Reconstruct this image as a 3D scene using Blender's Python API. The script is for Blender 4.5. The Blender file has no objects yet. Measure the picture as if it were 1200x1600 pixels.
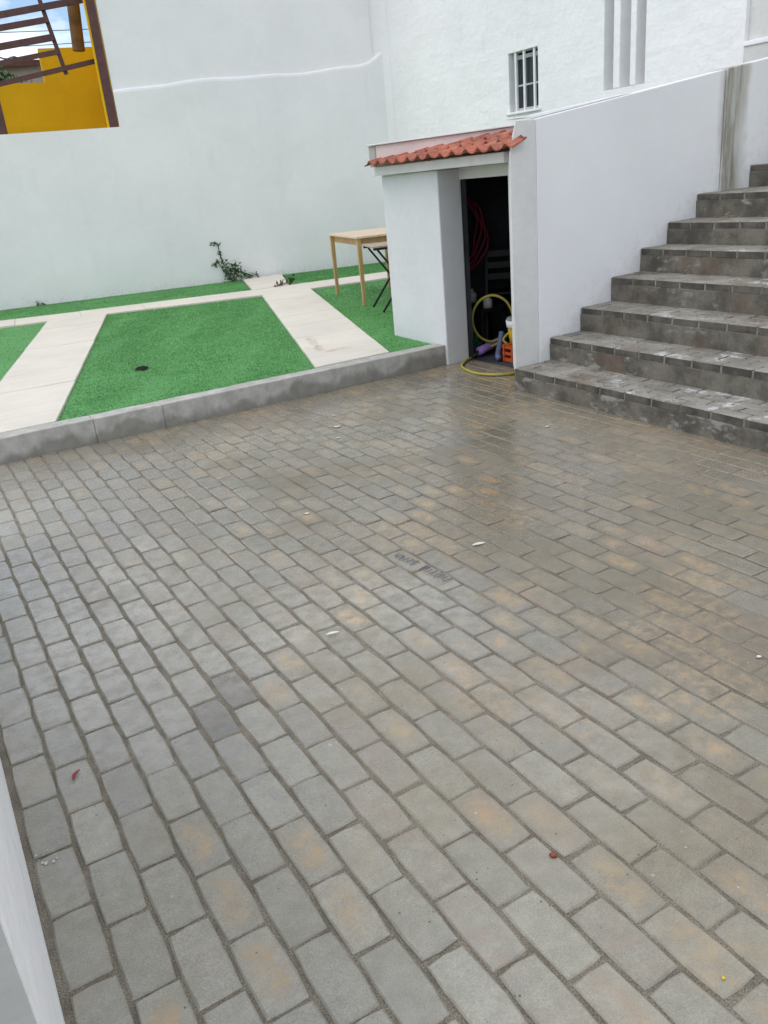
import bpy, bmesh, math, random
import numpy as np
from mathutils import Vector, Matrix
random.seed(7)
rng = np.random.default_rng(7)
S = bpy.context.scene
COL = S.collection

# ------------------------------------------------------------------ camera
CAM_POS = Vector((-0.0334, 0.0, 1.5202))
YAW, PITCH, ROLL, FPX = 0.504151, 0.386746, -0.0948548, 1268.437
fw = Vector((math.sin(YAW) * math.cos(PITCH), math.cos(YAW) * math.cos(PITCH), -math.sin(PITCH)))
r0 = fw.cross(Vector((0, 0, 1))).normalized()
u0 = r0.cross(fw)
cr, sr = math.cos(ROLL), math.sin(ROLL)
RIGHT, UP = cr * r0 + sr * u0, -sr * r0 + cr * u0
cd = bpy.data.cameras.new('camera')
cd.sensor_fit = 'VERTICAL'
cd.sensor_height = 36.0
cd.lens = FPX / 1600.0 * 36.0
cd.clip_start, cd.clip_end = 0.05, 2000
cam = bpy.data.objects.new('camera', cd)
COL.objects.link(cam)
cam.matrix_world = Matrix(((RIGHT.x, UP.x, -fw.x, CAM_POS.x), (RIGHT.y, UP.y, -fw.y, CAM_POS.y),
                           (RIGHT.z, UP.z, -fw.z, CAM_POS.z), (0, 0, 0, 1)))
S.camera = cam

# ------------------------------------------------------------------ sky, sun, exposure
SUN_EL, SUN_AZ = math.radians(57), math.radians(282)      # azimuth clockwise from +Y
W = bpy.data.worlds.new('World')
S.world = W
W.use_nodes = True
wt = W.node_tree
wt.nodes.clear()
sky = wt.nodes.new('ShaderNodeTexSky')
sky.sky_type = 'NISHITA'
sky.sun_disc = False
sky.sun_elevation, sky.sun_rotation = SUN_EL, SUN_AZ
sky.air_density, sky.dust_density, sky.ozone_density = 1.0, 0.6, 2.0
tc = wt.nodes.new('ShaderNodeTexCoord')
mp = wt.nodes.new('ShaderNodeMapping')
mp.inputs['Scale'].default_value = (1, 1, 2.2)
mp.inputs['Location'].default_value = (4.42, 2.41, 1.43)
nz = wt.nodes.new('ShaderNodeTexNoise')
nz.inputs['Scale'].default_value, nz.inputs['Detail'].default_value, nz.inputs['Roughness'].default_value = 2.6, 9, 0.58
rp = wt.nodes.new('ShaderNodeValToRGB')
rp.color_ramp.elements[0].position, rp.color_ramp.elements[1].position = 0.43, 0.575
mx = wt.nodes.new('ShaderNodeMix')
mx.data_type = 'RGBA'
mx.inputs['B'].default_value = (11.0, 11.0, 11.0, 1)
bg = wt.nodes.new('ShaderNodeBackground')
bg.inputs['Strength'].default_value = 0.12
wo = wt.nodes.new('ShaderNodeOutputWorld')
L = wt.links.new
L(tc.outputs['Generated'], mp.inputs['Vector'])
L(mp.outputs['Vector'], nz.inputs['Vector'])
L(nz.outputs['Fac'], rp.inputs['Fac'])
L(rp.outputs['Color'], mx.inputs['Factor'])
L(sky.outputs['Color'], mx.inputs['A'])
L(mx.outputs['Result'], bg.inputs['Color'])
L(bg.outputs['Background'], wo.inputs['Surface'])
sd = bpy.data.lights.new('sun', 'SUN')
sd.energy, sd.angle, sd.color = 0.62, math.radians(28), (1.0, 0.95, 0.88)
sun = bpy.data.objects.new('sun', sd)
COL.objects.link(sun)
sdir = Vector((math.sin(SUN_AZ) * math.cos(SUN_EL), math.cos(SUN_AZ) * math.cos(SUN_EL), math.sin(SUN_EL)))
sun.rotation_euler = sdir.to_track_quat('Z', 'Y').to_euler()
sun.location = (-6, 2, 9)
VS = S.view_settings
VS.view_transform, VS.look, VS.gamma, VS.use_curve_mapping = 'Standard', 'None', 1.0, False
VS.exposure = 0.54

# ------------------------------------------------------------------ helpers
def tag(o, label=None, cat=None, group=None, kind=None):
    if label: o['label'] = label
    if cat: o['category'] = cat
    if group: o['group'] = group
    if kind: o['kind'] = kind
    return o

def link(name, me, parent=None, m=None):
    o = bpy.data.objects.new(name, me)
    COL.objects.link(o)
    if parent is not None:
        o.parent = parent
    if m is not None and me is not None:
        me.materials.clear()
        me.materials.append(m)
    return o

def empty(name, loc, label=None, cat=None, group=None, kind=None):
    o = bpy.data.objects.new(name, None)
    o.empty_display_size = 0.1
    COL.objects.link(o)
    o.location = loc
    return tag(o, label, cat, group, kind)

def at(o, world):
    """world-space mesh parented to an Empty whose transform is a plain translation"""
    return o

def obj(name, bm, m, parent=None, smooth=False, bevel=0.0, seg=2):
    me = bpy.data.meshes.new(name)
    bmesh.ops.recalc_face_normals(bm, faces=bm.faces[:])
    if parent is not None:                       # meshes are modelled in world space
        off = Vector((0, 0, 0)); p = parent
        while p is not None:
            off += p.location; p = p.parent
        bmesh.ops.translate(bm, verts=bm.verts[:], vec=-off)
    bm.to_mesh(me)
    bm.free()
    if smooth:
        for p in me.polygons: p.use_smooth = True
    o = link(name, me, parent, m)
    if bevel:
        b = o.modifiers.new('bevel', 'BEVEL')
        b.width, b.segments, b.limit_method = bevel, seg, 'ANGLE'
    return o

def box(lo, hi, bm=None, rz=0.0):
    bm = bm or bmesh.new()
    c = [(a + b) / 2 for a, b in zip(lo, hi)]
    s = [abs(b - a) for a, b in zip(lo, hi)]
    M = Matrix.Translation(c) @ Matrix.Rotation(rz, 4, 'Z') @ Matrix.Diagonal((*s, 1))
    bmesh.ops.create_cube(bm, size=1.0, matrix=M)
    return bm

def obox(o, ax, ay, az, bm=None):
    """box from corner o with edge vectors ax, ay, az"""
    bm = bm or bmesh.new()
    o, ax, ay, az = map(Vector, (o, ax, ay, az))
    v = [bm.verts.new(o + i * ax + j * ay + k * az) for k in (0, 1) for j in (0, 1) for i in (0, 1)]
    for f in ((0, 2, 3, 1), (4, 5, 7, 6), (0, 1, 5, 4), (2, 6, 7, 3), (0, 4, 6, 2), (1, 3, 7, 5)):
        bm.faces.new([v[i] for i in f])
    return bm

def prism(poly, z0, z1, bm=None):
    """poly of (x, y); z0 and z1 numbers or functions of (x, y)"""
    bm = bm or bmesh.new()
    g = lambda z, p: z(*p) if callable(z) else z
    b = [bm.verts.new((x, y, g(z0, (x, y)))) for x, y in poly]
    t = [bm.verts.new((x, y, g(z1, (x, y)))) for x, y in poly]
    bm.faces.new(b[::-1]); bm.faces.new(t)
    n = len(poly)
    for i in range(n):
        bm.faces.new((b[i], b[(i + 1) % n], t[(i + 1) % n], t[i]))
    return bm

def tube(pts, r, bm=None, n=8, closed=False, cap=True):
    bm = bm or bmesh.new()
    P = [Vector(p) for p in pts]
    rings = []
    N = len(P)
    prev = None
    for i, p in enumerate(P):
        a = P[i - 1] if (i > 0 or closed) else p
        b = P[(i + 1) % N] if (i < N - 1 or closed) else p
        t = (b - a).normalized()
        if prev is None:
            h = Vector((0, 0, 1)) if abs(t.z) < 0.9 else Vector((1, 0, 0))
            s = t.cross(h).normalized()
        else:
            s = (prev - t * prev.dot(t)).normalized()
        prev = s
        q = t.cross(s)
        rr = r(i / (N - 1)) if callable(r) else r
        rings.append([bm.verts.new(p + rr * (math.cos(2 * math.pi * k / n) * s + math.sin(2 * math.pi * k / n) * q)) for k in range(n)])
    m = N if closed else N - 1
    for i in range(m):
        A, B = rings[i], rings[(i + 1) % N]
        for k in range(n):
            bm.faces.new((A[k], A[(k + 1) % n], B[(k + 1) % n], B[k]))
    if cap and not closed:
        bm.faces.new(rings[0][::-1]); bm.faces.new(rings[-1])
    return bm

def bar(a, b, w, d, bm=None, up=(0, 0, 1)):
    """rectangular bar from a to b"""
    a, b = Vector(a), Vector(b)
    t = (b - a)
    u = Vector(up)
    s = t.cross(u).normalized()
    q = s.cross(t).normalized()
    return obox(a - s * w / 2 - q * d / 2, t, s * w, q * d, bm)

def lathe(c, prof, n=24, bm=None):
    bm = bm or bmesh.new()
    c = Vector(c)
    rings = [[bm.verts.new(c + Vector((r * math.cos(2 * math.pi * k / n), r * math.sin(2 * math.pi * k / n), z))) for k in range(n)] for r, z in prof]
    for A, B in zip(rings, rings[1:]):
        for k in range(n):
            bm.faces.new((A[k], A[(k + 1) % n], B[(k + 1) % n], B[k]))
    return bm

def spline(pts, k=8, closed=False):
    P = [Vector(p) for p in pts]
    out = []
    n = len(P)
    rngi = range(n if closed else n - 1)
    for i in rngi:
        p0 = P[(i - 1) % n] if (i > 0 or closed) else P[0]
        p1, p2 = P[i], P[(i + 1) % n]
        p3 = P[(i + 2) % n] if (i + 2 < n or closed) else P[-1]
        for j in range(k):
            t = j / k
            out.append(0.5 * ((2 * p1) + (p2 - p0) * t + (2 * p0 - 5 * p1 + 4 * p2 - p3) * t * t + (3 * p1 - p0 - 3 * p2 + p3) * t ** 3))
    if not closed:
        out.append(P[-1])
    return out

# ------------------------------------------------------------------ materials
class Mat:
    def __init__(s, name, rough=0.8, spec=0.5):
        s.m = bpy.data.materials.new(name)
        s.m.use_nodes = True
        s.t = s.m.node_tree
        s.b = s.t.nodes['Principled BSDF']
        s.b.inputs['Roughness'].default_value = rough
        s.b.inputs['Specular IOR Level'].default_value = spec
        s._pos = None
    def n(s, typ, **k):
        nd = s.t.nodes.new(typ)
        for a, v in k.items(): setattr(nd, a, v)
        return nd
    def L(s, a, b): s.t.links.new(a, b)
    @property
    def pos(s):
        if s._pos is None: s._pos = s.n('ShaderNodeNewGeometry').outputs['Position']
        return s._pos
    def sep(s, v=None):
        q = s.n('ShaderNodeSeparateXYZ'); s.L(v or s.pos, q.inputs[0]); return q.outputs
    def scale(s, vec, loc=(0, 0, 0), src=None):
        q = s.n('ShaderNodeMapping'); q.inputs['Scale'].default_value = vec; q.inputs['Location'].default_value = loc
        s.L(src or s.pos, q.inputs['Vector']); return q.outputs[0]
    def noise(s, sc, det=4, rough=0.55, vec=None, dist=0.0):
        q = s.n('ShaderNodeTexNoise')
        q.inputs['Scale'].default_value, q.inputs['Detail'].default_value = sc, det
        q.inputs['Roughness'].default_value, q.inputs['Distortion'].default_value = rough, dist
        s.L(vec or s.pos, q.inputs['Vector'])
        return q.outputs['Fac']
    def vor(s, sc, vec=None):
        q = s.n('ShaderNodeTexVoronoi'); q.inputs['Scale'].default_value = sc
        s.L(vec or s.pos, q.inputs['Vector']); return q.outputs['Distance']
    def step(s, f, lo, hi, a=0.0, b=1.0):
        q = s.n('ShaderNodeMapRange', interpolation_type='SMOOTHSTEP')
        q.inputs['From Min'].default_value, q.inputs['From Max'].default_value = lo, hi
        q.inputs['To Min'].default_value, q.inputs['To Max'].default_value = a, b
        s.L(f, q.inputs['Value']); return q.outputs[0]
    def math(s, op, a, b=None, c=None):
        q = s.n('ShaderNodeMath', operation=op)
        for i, v in enumerate((a, b, c)):
            if v is None: continue
            if isinstance(v, (int, float)): q.inputs[i].default_value = v
            else: s.L(v, q.inputs[i])
        return q.outputs[0]
    def mix(s, f, a, b):
        q = s.n('ShaderNodeMix', data_type='RGBA')
        for key, v in (('Factor', f), ('A', a), ('B', b)):
            if isinstance(v, (int, float)): q.inputs[key].default_value = v
            elif isinstance(v, tuple): q.inputs[key].default_value = (*v, 1)
            else: s.L(v, q.inputs[key])
        return q.outputs['Result']
    def mul(s, col, f):
        q = s.n('ShaderNodeMix', data_type='RGBA', blend_type='MULTIPLY')
        q.inputs['Factor'].default_value = 1.0
        if isinstance(col, tuple): q.inputs['A'].default_value = (*col, 1)
        else: s.L(col, q.inputs['A'])
        s.L(f, q.inputs['B']); return q.outputs['Result']
    def col(s, c):
        if isinstance(c, tuple): s.b.inputs['Base Color'].default_value = (*c, 1)
        else: s.L(c, s.b.inputs['Base Color'])
        return s
    def rough(s, r):
        s.L(r, s.b.inputs['Roughness']); return s
    def bump(s, h, strength=0.3, dist=0.01):
        q = s.n('ShaderNodeBump'); q.inputs['Strength'].default_value, q.inputs['Distance'].default_value = strength, dist
        s.L(h, q.inputs['Height'])
        prev = s.b.inputs['Normal'].links
        if prev: s.L(prev[0].from_socket, q.inputs['Normal'])
        s.L(q.outputs[0], s.b.inputs['Normal']); return s

def simple(name, c, rough=0.7, var=0.15, sc=12, bump=0.1, spec=0.4, bsc=60):
    m = Mat(name, rough, spec)
    f = m.noise(sc, 5)
    m.col(m.mul(c, m.step(f, 0.3, 0.7, 1 - var, 1 + var)))
    if bump: m.bump(m.noise(bsc, 4), bump, 0.004)
    return m.m

def plaster(name, c, rough=0.85, blot=0.045, grime=0.14, coarse=0.25, base_mottle=False):
    m = Mat(name, rough, 0.25)
    a = m.mul(c, m.step(m.noise(1.3, 5), 0.25, 0.75, 1 - blot, 1 + blot * 0.4))
    a = m.mul(a, m.step(m.noise(14, 4), 0.3, 0.7, 1 - blot * 0.4, 1.0))
    streak = m.noise(1.0, 6, 0.6, m.scale((3.5, 3.5, 0.35)))
    g = m.math('MULTIPLY', m.step(streak, 0.56, 0.76), m.step(m.noise(2.2, 5), 0.42, 0.62))
    a = m.mix(m.math('MULTIPLY', g, grime), a, (0.42, 0.40, 0.33))
    patch = m.step(m.noise(.55, 3, .5, m.scale((1, 1, 1.3), (3.3, 8.2, 1.1))), .52, .56)
    a = m.mul(a, m.math('MULTIPLY_ADD', patch, -blot * .5, 1.0))
    if base_mottle:                                       # brown mottling, denser towards the bottom
        h = m.math('SUBTRACT', m.sep()[2], m.math('MULTIPLY_ADD', m.noise(2.5, 5, .7), .5, .06))
        k = m.math('MULTIPLY', m.step(h, -.10, .16, 1, 0), m.step(m.noise(38, 5, .75), .42, .66))
        a = m.mix(m.math('MULTIPLY', k, .4), a, (0.36, 0.33, 0.26))
    m.col(a)
    m.bump(m.noise(1.0, 5, .6, m.scale((2.2, 2.2, 9), (1, 2, 3))), coarse * .7, 0.018)
    m.bump(m.noise(7, 4), coarse, 0.02)
    m.bump(m.noise(120, 3), 0.18, 0.003)
    return m.m

M = {}
M['white'] = plaster('white_plaster', (0.825, 0.815, 0.81), base_mottle=True)
M['white_rough'] = plaster('rough_white_plaster', (0.82, 0.82, 0.82), 0.9, 0.05, 0.18, 0.7)
M['pier'] = plaster('weathered_plaster', (0.72, 0.72, 0.70), 0.88, 0.10, 0.6, 0.35)
M['shed_white'] = plaster('shade_greyed_white_plaster', (0.63, 0.64, 0.645), 0.88, 0.06, 0.25, 0.3)  # white plaster greyed to stand in for weaker skylight on the low wall
M['pink'] = plaster('pink_plaster', (0.68, 0.56, 0.54), 0.88, 0.10, 0.5, 0.3)
M['grey_plaster'] = plaster('grey_plaster', (0.46, 0.46, 0.44), 0.9, 0.08, 0.3, 0.3)
M['concrete'] = plaster('bare_concrete', (0.42, 0.41, 0.37), 0.9, 0.15, 0.6, 0.4)
M['yellow'] = plaster('yellow_paint', (0.74, 0.445, 0.008), 0.8, 0.10, 0.15, 0.2)
M['far_grey'] = plaster('far_grey_plaster', (0.45, 0.44, 0.42), 0.9, 0.15, 0.6, 0.3)
M['brown_steel'] = simple('brown_painted_steel', (0.085, 0.032, 0.028), 0.45, 0.2, 9, 0.1)
M['log'] = simple('old_log', (0.16, 0.085, 0.03), 0.85, 0.3, 6, 0.4)
M['soil'] = simple('brown_soil', (0.11, 0.09, 0.065), 0.95, 0.3, 3, 0.5)
M['inside'] = simple('shade_dark_bare_wall', (0.055, 0.057, 0.066), 0.95, 0.25, 4, 0.3, 0.04)  # bare inner walls, coloured near black to stand in for the shed's shade
M['black'] = simple('black_metal', (0.008, 0.009, 0.010), 0.45, 0.2, 20, 0.05)
M['white_metal'] = simple('white_painted_bar', (0.74, 0.76, 0.77), 0.5, 0.05, 9, 0.05)
M['alu'] = simple('window_alu', (0.55, 0.57, 0.58), 0.45, 0.08, 9, 0.0)
M['corr'] = simple('blue_sheet', (0.04, 0.065, 0.13), 0.6, 0.2, 9, 0.1)
M['dark_cloth'] = simple('dark_rag', (0.008, 0.010, 0.010), 0.95, 0.2, 30, 0.3)

# stair wall: white paint with one old run of dirt beside the expansion joint
def stair_wall_mat():
    m = Mat('stair_wall_paint', 0.85, 0.25)
    c = m.mul((0.81, 0.815, 0.815), m.step(m.noise(1.1, 5), 0.25, 0.75, 0.95, 1.02))
    x = m.sep()
    d = m.math('ABSOLUTE', m.math('SUBTRACT', m.math('ADD', x[0], m.math('MULTIPLY', m.noise(3, 3, 0.5, m.scale((1, 1, 1.2))), 0.10)), 6.025))
    band = m.step(d, 0.05, 0.17, 1.0, 0.0)
    tex = m.step(m.noise(1.0, 7, 0.65, m.scale((22, 22, 2.2))), 0.36, 0.68)
    f = m.math('MULTIPLY', band, m.math('MULTIPLY_ADD', tex, 0.62, 0.25))
    strip = m.math('MULTIPLY', m.step(x[0], 5.885, 5.90), m.step(m.math('ADD', x[0], m.math('MULTIPLY', m.noise(4, 4), .16)), 6.18, 6.28, 1, 0))
    c = m.mix(m.math('MULTIPLY', strip, m.step(m.noise(1.0, 5, .6, m.scale((9, 9, 1.5))), .3, .7, .45, .9)), c, (0.50, 0.49, 0.43))
    c = m.mix(f, c, (0.20, 0.185, 0.13))
    ln_ = m.math('SUBTRACT', x[2], m.math('MULTIPLY_ADD', x[0], .562, -1.94))      # splashes above the steps
    k = m.math('MULTIPLY', m.step(m.math('SUBTRACT', ln_, m.math('MULTIPLY', m.noise(4, 5, .7), .20)), -.12, .10, 1, 0), m.step(m.noise(17, 7, .8), .46, .74))
    c = m.mix(m.math('MULTIPLY', k, .30), c, (0.40, 0.38, 0.33))
    sp = m.math('MULTIPLY', m.step(m.noise(26, 5, 0.7), 0.60, 0.70), m.step(m.noise(2.6, 3), 0.50, 0.62))
    c = m.mix(m.math('MULTIPLY', sp, 0.12), c, (0.35, 0.34, 0.3))
    m.col(c)
    m.bump(m.noise(6, 4), 0.25, 0.02)
    m.bump(m.noise(110, 3), 0.2, 0.003)
    return m.m
M['stair_wall'] = stair_wall_mat()

# paving bricks: grey wet concrete, some with tan iron blooms; "tone" = (brightness, tan, red)
def brick_mat():
    m = Mat('wet_paving_brick', 0.5, 0.5)
    a1 = m.n('ShaderNodeAttribute', attribute_type='OBJECT', attribute_name='tone')
    a2 = m.n('ShaderNodeAttribute', attribute_type='GEOMETRY', attribute_name='tone')
    add = m.n('ShaderNodeVectorMath', operation='ADD')
    m.L(a1.outputs['Vector'], add.inputs[0]); m.L(a2.outputs['Vector'], add.inputs[1])
    tone, tan, red = m.sep(add.outputs[0])
    uv = m.n('ShaderNodeUVMap').outputs[0]
    ux, uy, _ = m.sep(uv)
    ex = m.math('ABSOLUTE', m.math('SUBTRACT', ux, 0.5)); ey = m.math('ABSOLUTE', m.math('SUBTRACT', uy, 0.5))
    mid = m.math('MULTIPLY', m.step(ex, 0.12, 0.5, 1, 0), m.step(ey, 0.15, 0.5, 1, 0))
    wx, wy, _z = m.sep()
    ol = m.math('ADD', m.noise(1.6, 4), m.step(wx, .4, 2.2, -.12, .12))     # soil stain, heavier towards the stairs
    base = m.mix(m.step(ol, 0.36, 0.66), (0.296, 0.280, 0.228), (0.272, 0.240, 0.172))
    base = m.mul(base, m.step(m.noise(19, 6, 0.7), 0.3, 0.72, 0.88, 1.10))
    base = m.mul(base, m.step(m.noise(300, 4, 0.75), 0.3, 0.7, 0.76, 1.20))
    base = m.mul(base, tone)
    blob = m.math('MULTIPLY', mid, m.step(m.noise(17, 5, 0.65), 0.30, 0.68))
    base = m.mix(m.math('MULTIPLY', blob, tan), base, (0.43, 0.30, 0.155))
    drift = m.math('MULTIPLY', m.step(m.math('ADD', m.noise(2.1, 3, .6, m.scale((1, .7, 1), (1.7, 9.1, 0))), m.step(wx, .2, 1.6, -.12, .03)), .52, .66),
                   m.step(m.noise(26, 5, .7), .40, .66, 0, .6))          # iron stain drifting over several bricks
    base = m.mix(drift, base, (0.40, 0.285, 0.155))
    blob2 = m.step(m.noise(13, 3, 0.6, m.scale((1, 1, 1), (3, 7, 1))), 0.40, 0.62)
    base = m.mix(m.math('MULTIPLY', blob2, red), base, (0.29, 0.215, 0.165))
    pit = m.vor(70)
    pm = m.math('MULTIPLY', m.step(pit, 0.05, 0.10, 1, 0), m.step(m.noise(31, 2), 0.56, 0.62))
    base = m.mix(m.math('MULTIPLY', pm, 0.75), base, (0.035, 0.033, 0.03))
    pit2 = m.vor(27)
    pm2 = m.math('MULTIPLY', m.step(pit2, 0.055, 0.10, 1, 0), m.step(m.noise(6.5, 2), 0.50, 0.56))
    base = m.mix(m.math('MULTIPLY', pm2, 0.8), base, (0.05, 0.045, 0.04))
    rim = m.math('MAXIMUM', m.step(ex, 0.40, 0.5), m.step(ey, 0.45, 0.5))
    base = m.mix(m.math('MULTIPLY', rim, m.step(m.noise(30, 4), 0.4, 0.65, 0.05, 0.5)), base, (0.20, 0.17, 0.13))
    spots = m.math('MULTIPLY', m.step(m.noise(55, 3, 0.5), 0.71, 0.74), m.step(m.noise(1.7, 2), 0.50, 0.58))
    base = m.mix(m.math('MULTIPLY', spots, 0.6), base, (0.55, 0.55, 0.52))
    m.col(base)
    wf = m.math('ADD', m.noise(1.25, 4, 0.6, m.scale((1, 1, 1), (5.2, 1.3, 0))), m.step(wx, .6, 2.6, .10, .01))
    wet = m.step(m.math('ADD', wf, m.step(wy, 1.4, 2.6, -.10, .04)), 0.38, 0.62)
    r = m.math('ADD', m.math('MULTIPLY_ADD', wet, -0.32, 0.55), m.step(m.noise(90, 3), 0.3, 0.7, -0.06, 0.08))
    m.rough(r)
    film = m.math('MULTIPLY', wet, m.step(m.noise(16, 4, .6), .36, .62, .12, .8))         # thin film of water
    m.L(film, m.b.inputs['Coat Weight'])
    m.b.inputs['Coat Roughness'].default_value = 0.16
    m.bump(m.noise(30, 4), 0.12, 0.01)
    m.bump(m.noise(300, 4, 0.75), 0.14, 0.002)
    m.bump(m.math('MULTIPLY', pm, -1.0), 0.3, 0.002)
    return m.m
M['brick'] = brick_mat()

def joint_mat():
    m = Mat('joint_sand', 0.8, 0.35)
    c = m.mix(m.step(m.noise(9, 5), 0.35, 0.65), (0.18, 0.157, 0.118), (0.26, 0.228, 0.175))
    c = m.mul(c, m.step(m.noise(260, 3), 0.3, 0.7, 0.55, 1.35))
    m.col(c)
    m.bump(m.noise(190, 4, 0.7), 0.9, 0.006)
    return m.m
M['joint'] = joint_mat()

def kerb_mat():
    m = Mat('damp_kerb_concrete', 0.75, 0.35)
    c = m.mul((0.43, 0.42, 0.38), m.step(m.noise(9, 6, 0.65), 0.3, 0.7, 0.78, 1.14))
    x = m.sep()
    edge = m.math('MULTIPLY_ADD', m.noise(3.0, 6, 0.6, m.scale((1, 1, 0.5))), 0.42, -0.135)
    d = m.step(m.math('SUBTRACT', x[2], edge), -0.035, 0.03, 1.0, 0.0)
    c = m.mix(m.math('MULTIPLY', d, 0.58), c, (0.125, 0.115, 0.092))
    m.col(c)
    m.rough(m.math('MULTIPLY_ADD', d, -0.22, 0.8))
    m.bump(m.noise(40, 5), 0.3, 0.006)
    return m.m
M['kerb'] = kerb_mat()

def step_mat(name, dark, light, tread):
    m = Mat(name, 0.75, 0.35)
    c = m.mix(m.step(m.noise(5, 6, 0.65), 0.36, 0.64), dark, light)
    c = m.mul(c, m.step(m.noise(150, 3), 0.3, 0.7, 0.8, 1.15))
    c = m.mix(m.math('MULTIPLY', m.step(m.noise(2.7, 4), 0.54, 0.68), 0.55), c, (0.13, 0.09, 0.06))
    if tread:   # lime washed off the walls, dried in puddle shapes
        s = m.math('MULTIPLY', m.step(m.noise(4.2, 5, 0.7), 0.55, 0.64), m.step(m.noise(34, 4, 0.6), 0.36, 0.52))
        x = m.sep()
        s = m.math('MULTIPLY', s, m.step(x[1], 3.4, 4.3, 1.0, 0.25))
        c = m.mix(m.math('MULTIPLY', s, 0.75), c, (0.60, 0.61, 0.60))
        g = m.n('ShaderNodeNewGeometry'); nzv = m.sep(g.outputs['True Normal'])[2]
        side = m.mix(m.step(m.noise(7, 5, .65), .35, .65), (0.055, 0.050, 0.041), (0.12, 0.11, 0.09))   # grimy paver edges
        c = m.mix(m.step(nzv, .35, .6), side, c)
    else:
        s = m.math('MULTIPLY', m.step(m.noise(1.0, 6, 0.65, m.scale((6, 6, 13))), 0.53, 0.66), m.step(m.noise(2.0, 3, 0.5, m.scale((1, 1, 1), (4, 2, 9))), 0.44, 0.58))
        c = m.mix(m.math('MULTIPLY', s, 0.55), c, (0.42, 0.41, 0.38))
    m.col(c)
    m.bump(m.noise(60, 4), 0.35, 0.006)
    return m.m
M['riser'] = step_mat('stair_concrete', (0.085, 0.077, 0.062), (0.175, 0.158, 0.130), False)
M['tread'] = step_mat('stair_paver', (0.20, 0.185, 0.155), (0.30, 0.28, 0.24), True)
M['step_joint'] = step_mat('stair_mortar', (0.15, 0.142, 0.12), (0.25, 0.235, 0.21), False)

def turf_mat():
    m = Mat('artificial_turf', 0.55, 0.3)
    c = m.mix(m.step(m.noise(2.0, 4), 0.3, 0.7), (0.085, 0.270, 0.070), (0.105, 0.320, 0.092))
    c = m.mul(c, m.step(m.noise(70, 4, 0.7), 0.3, 0.7, 0.86, 1.12))
    c = m.mul(c, m.step(m.noise(5, 4, .6, m.scale((1, 3, 1))), .3, .7, .90, 1.07))
    m.col(c)
    m.bump(m.noise(220, 3), 0.3, 0.004)
    return m.m
M['turf'] = turf_mat()

def path_mat():
    m = Mat('cream_path_tile', 0.6, 0.4)
    c = m.mul((0.69, 0.635, 0.545), m.step(m.noise(1.6, 5), 0.3, 0.7, 0.93, 1.05))
    c = m.mul(c, m.step(m.noise(1.0, 5, 0.6, m.scale((3, 34, 3))), 0.3, 0.7, 0.94, 1.03))
    s = m.math('MULTIPLY', m.step(m.noise(5, 5, 0.7), 0.66, 0.74), 0.5)
    c = m.mix(s, c, (0.36, 0.25, 0.16))
    wob = m.n('ShaderNodeVectorMath', operation='MULTIPLY_ADD')       # dried mud trodden across one tile
    nv = m.n('ShaderNodeTexNoise'); nv.inputs['Scale'].default_value = 9; m.L(m.pos, nv.inputs['Vector'])
    m.L(nv.outputs['Color'], wob.inputs[0]); wob.inputs[1].default_value = (.12, .12, 0); m.L(m.pos, wob.inputs[2])
    px_, py_, _ = m.sep(wob.outputs[0])
    f = None
    for (x0, y0, x1, y1, w) in ((3.11, 6.49, 3.33, 7.20, .035), (3.10, 6.46, 3.37, 6.44, .04)):
        ln = math.hypot(x1 - x0, y1 - y0); ux, uy = (x1 - x0) / ln, (y1 - y0) / ln
        al = m.math('ADD', m.math('MULTIPLY', px_, ux), m.math('MULTIPLY_ADD', py_, uy, -(x0 * ux + y0 * uy)))
        ac = m.math('ABSOLUTE', m.math('ADD', m.math('MULTIPLY', px_, -uy), m.math('MULTIPLY_ADD', py_, ux, x0 * uy - y0 * ux)))
        k = m.math('MULTIPLY', m.step(ac, w * .3, w * 1.6, 1, 0), m.math('MULTIPLY', m.step(al, -.05, .05), m.step(al, ln - .12, ln + .06, 1, 0)))
        f = k if f is None else m.math('MAXIMUM', f, k)
    c = m.mix(m.math('MULTIPLY', f, m.step(m.noise(22, 5, .7), .38, .62, .1, .7)), c, (0.40, 0.29, 0.19))
    m.col(c)
    m.bump(m.noise(1.0, 4, 0.5, m.scale((4, 60, 4))), 0.2, 0.004)
    return m.m
M['path'] = path_mat()

def tile_mat():
    m = Mat('clay_roof_tile', 0.6, 0.4)
    c = m.mix(m.step(m.noise(8, 5), 0.3, 0.7), (0.34, 0.085, 0.05), (0.52, 0.165, 0.095))
    oi = m.n('ShaderNodeObjectInfo').outputs['Random']
    c = m.mul(c, m.step(m.noise(70, 4), 0.3, 0.7, 0.72, 1.12))
    c = m.mul(c, m.step(oi, 0, 1, .74, 1.12))
    c = m.mix(m.math('MULTIPLY', m.step(m.noise(11, 5, .7), .55, .68), .55), c, (0.20, 0.17, 0.13))
    m.col(c)
    m.bump(m.noise(90, 3), 0.3, 0.004)
    return m.m
M['tile'] = tile_mat()

def wood_mat(name, a, b):
    m = Mat(name, 0.5, 0.4)
    g = m.noise(1.0, 5, 0.6, m.scale((40, 4, 4)))
    m.col(m.mix(m.step(g, 0.3, 0.7), a, b))
    m.bump(g, 0.08, 0.003)
    return m.m
M['pine'] = wood_mat('pale_pine', (0.42, 0.25, 0.105), (0.52, 0.33, 0.155))
M['pine_top'] = wood_mat('bleached_pine', (0.60, 0.46, 0.31), (0.70, 0.56, 0.41))
M['slat'] = wood_mat('grey_brown_slat', (0.36, 0.27, 0.20), (0.46, 0.36, 0.28))

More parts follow.
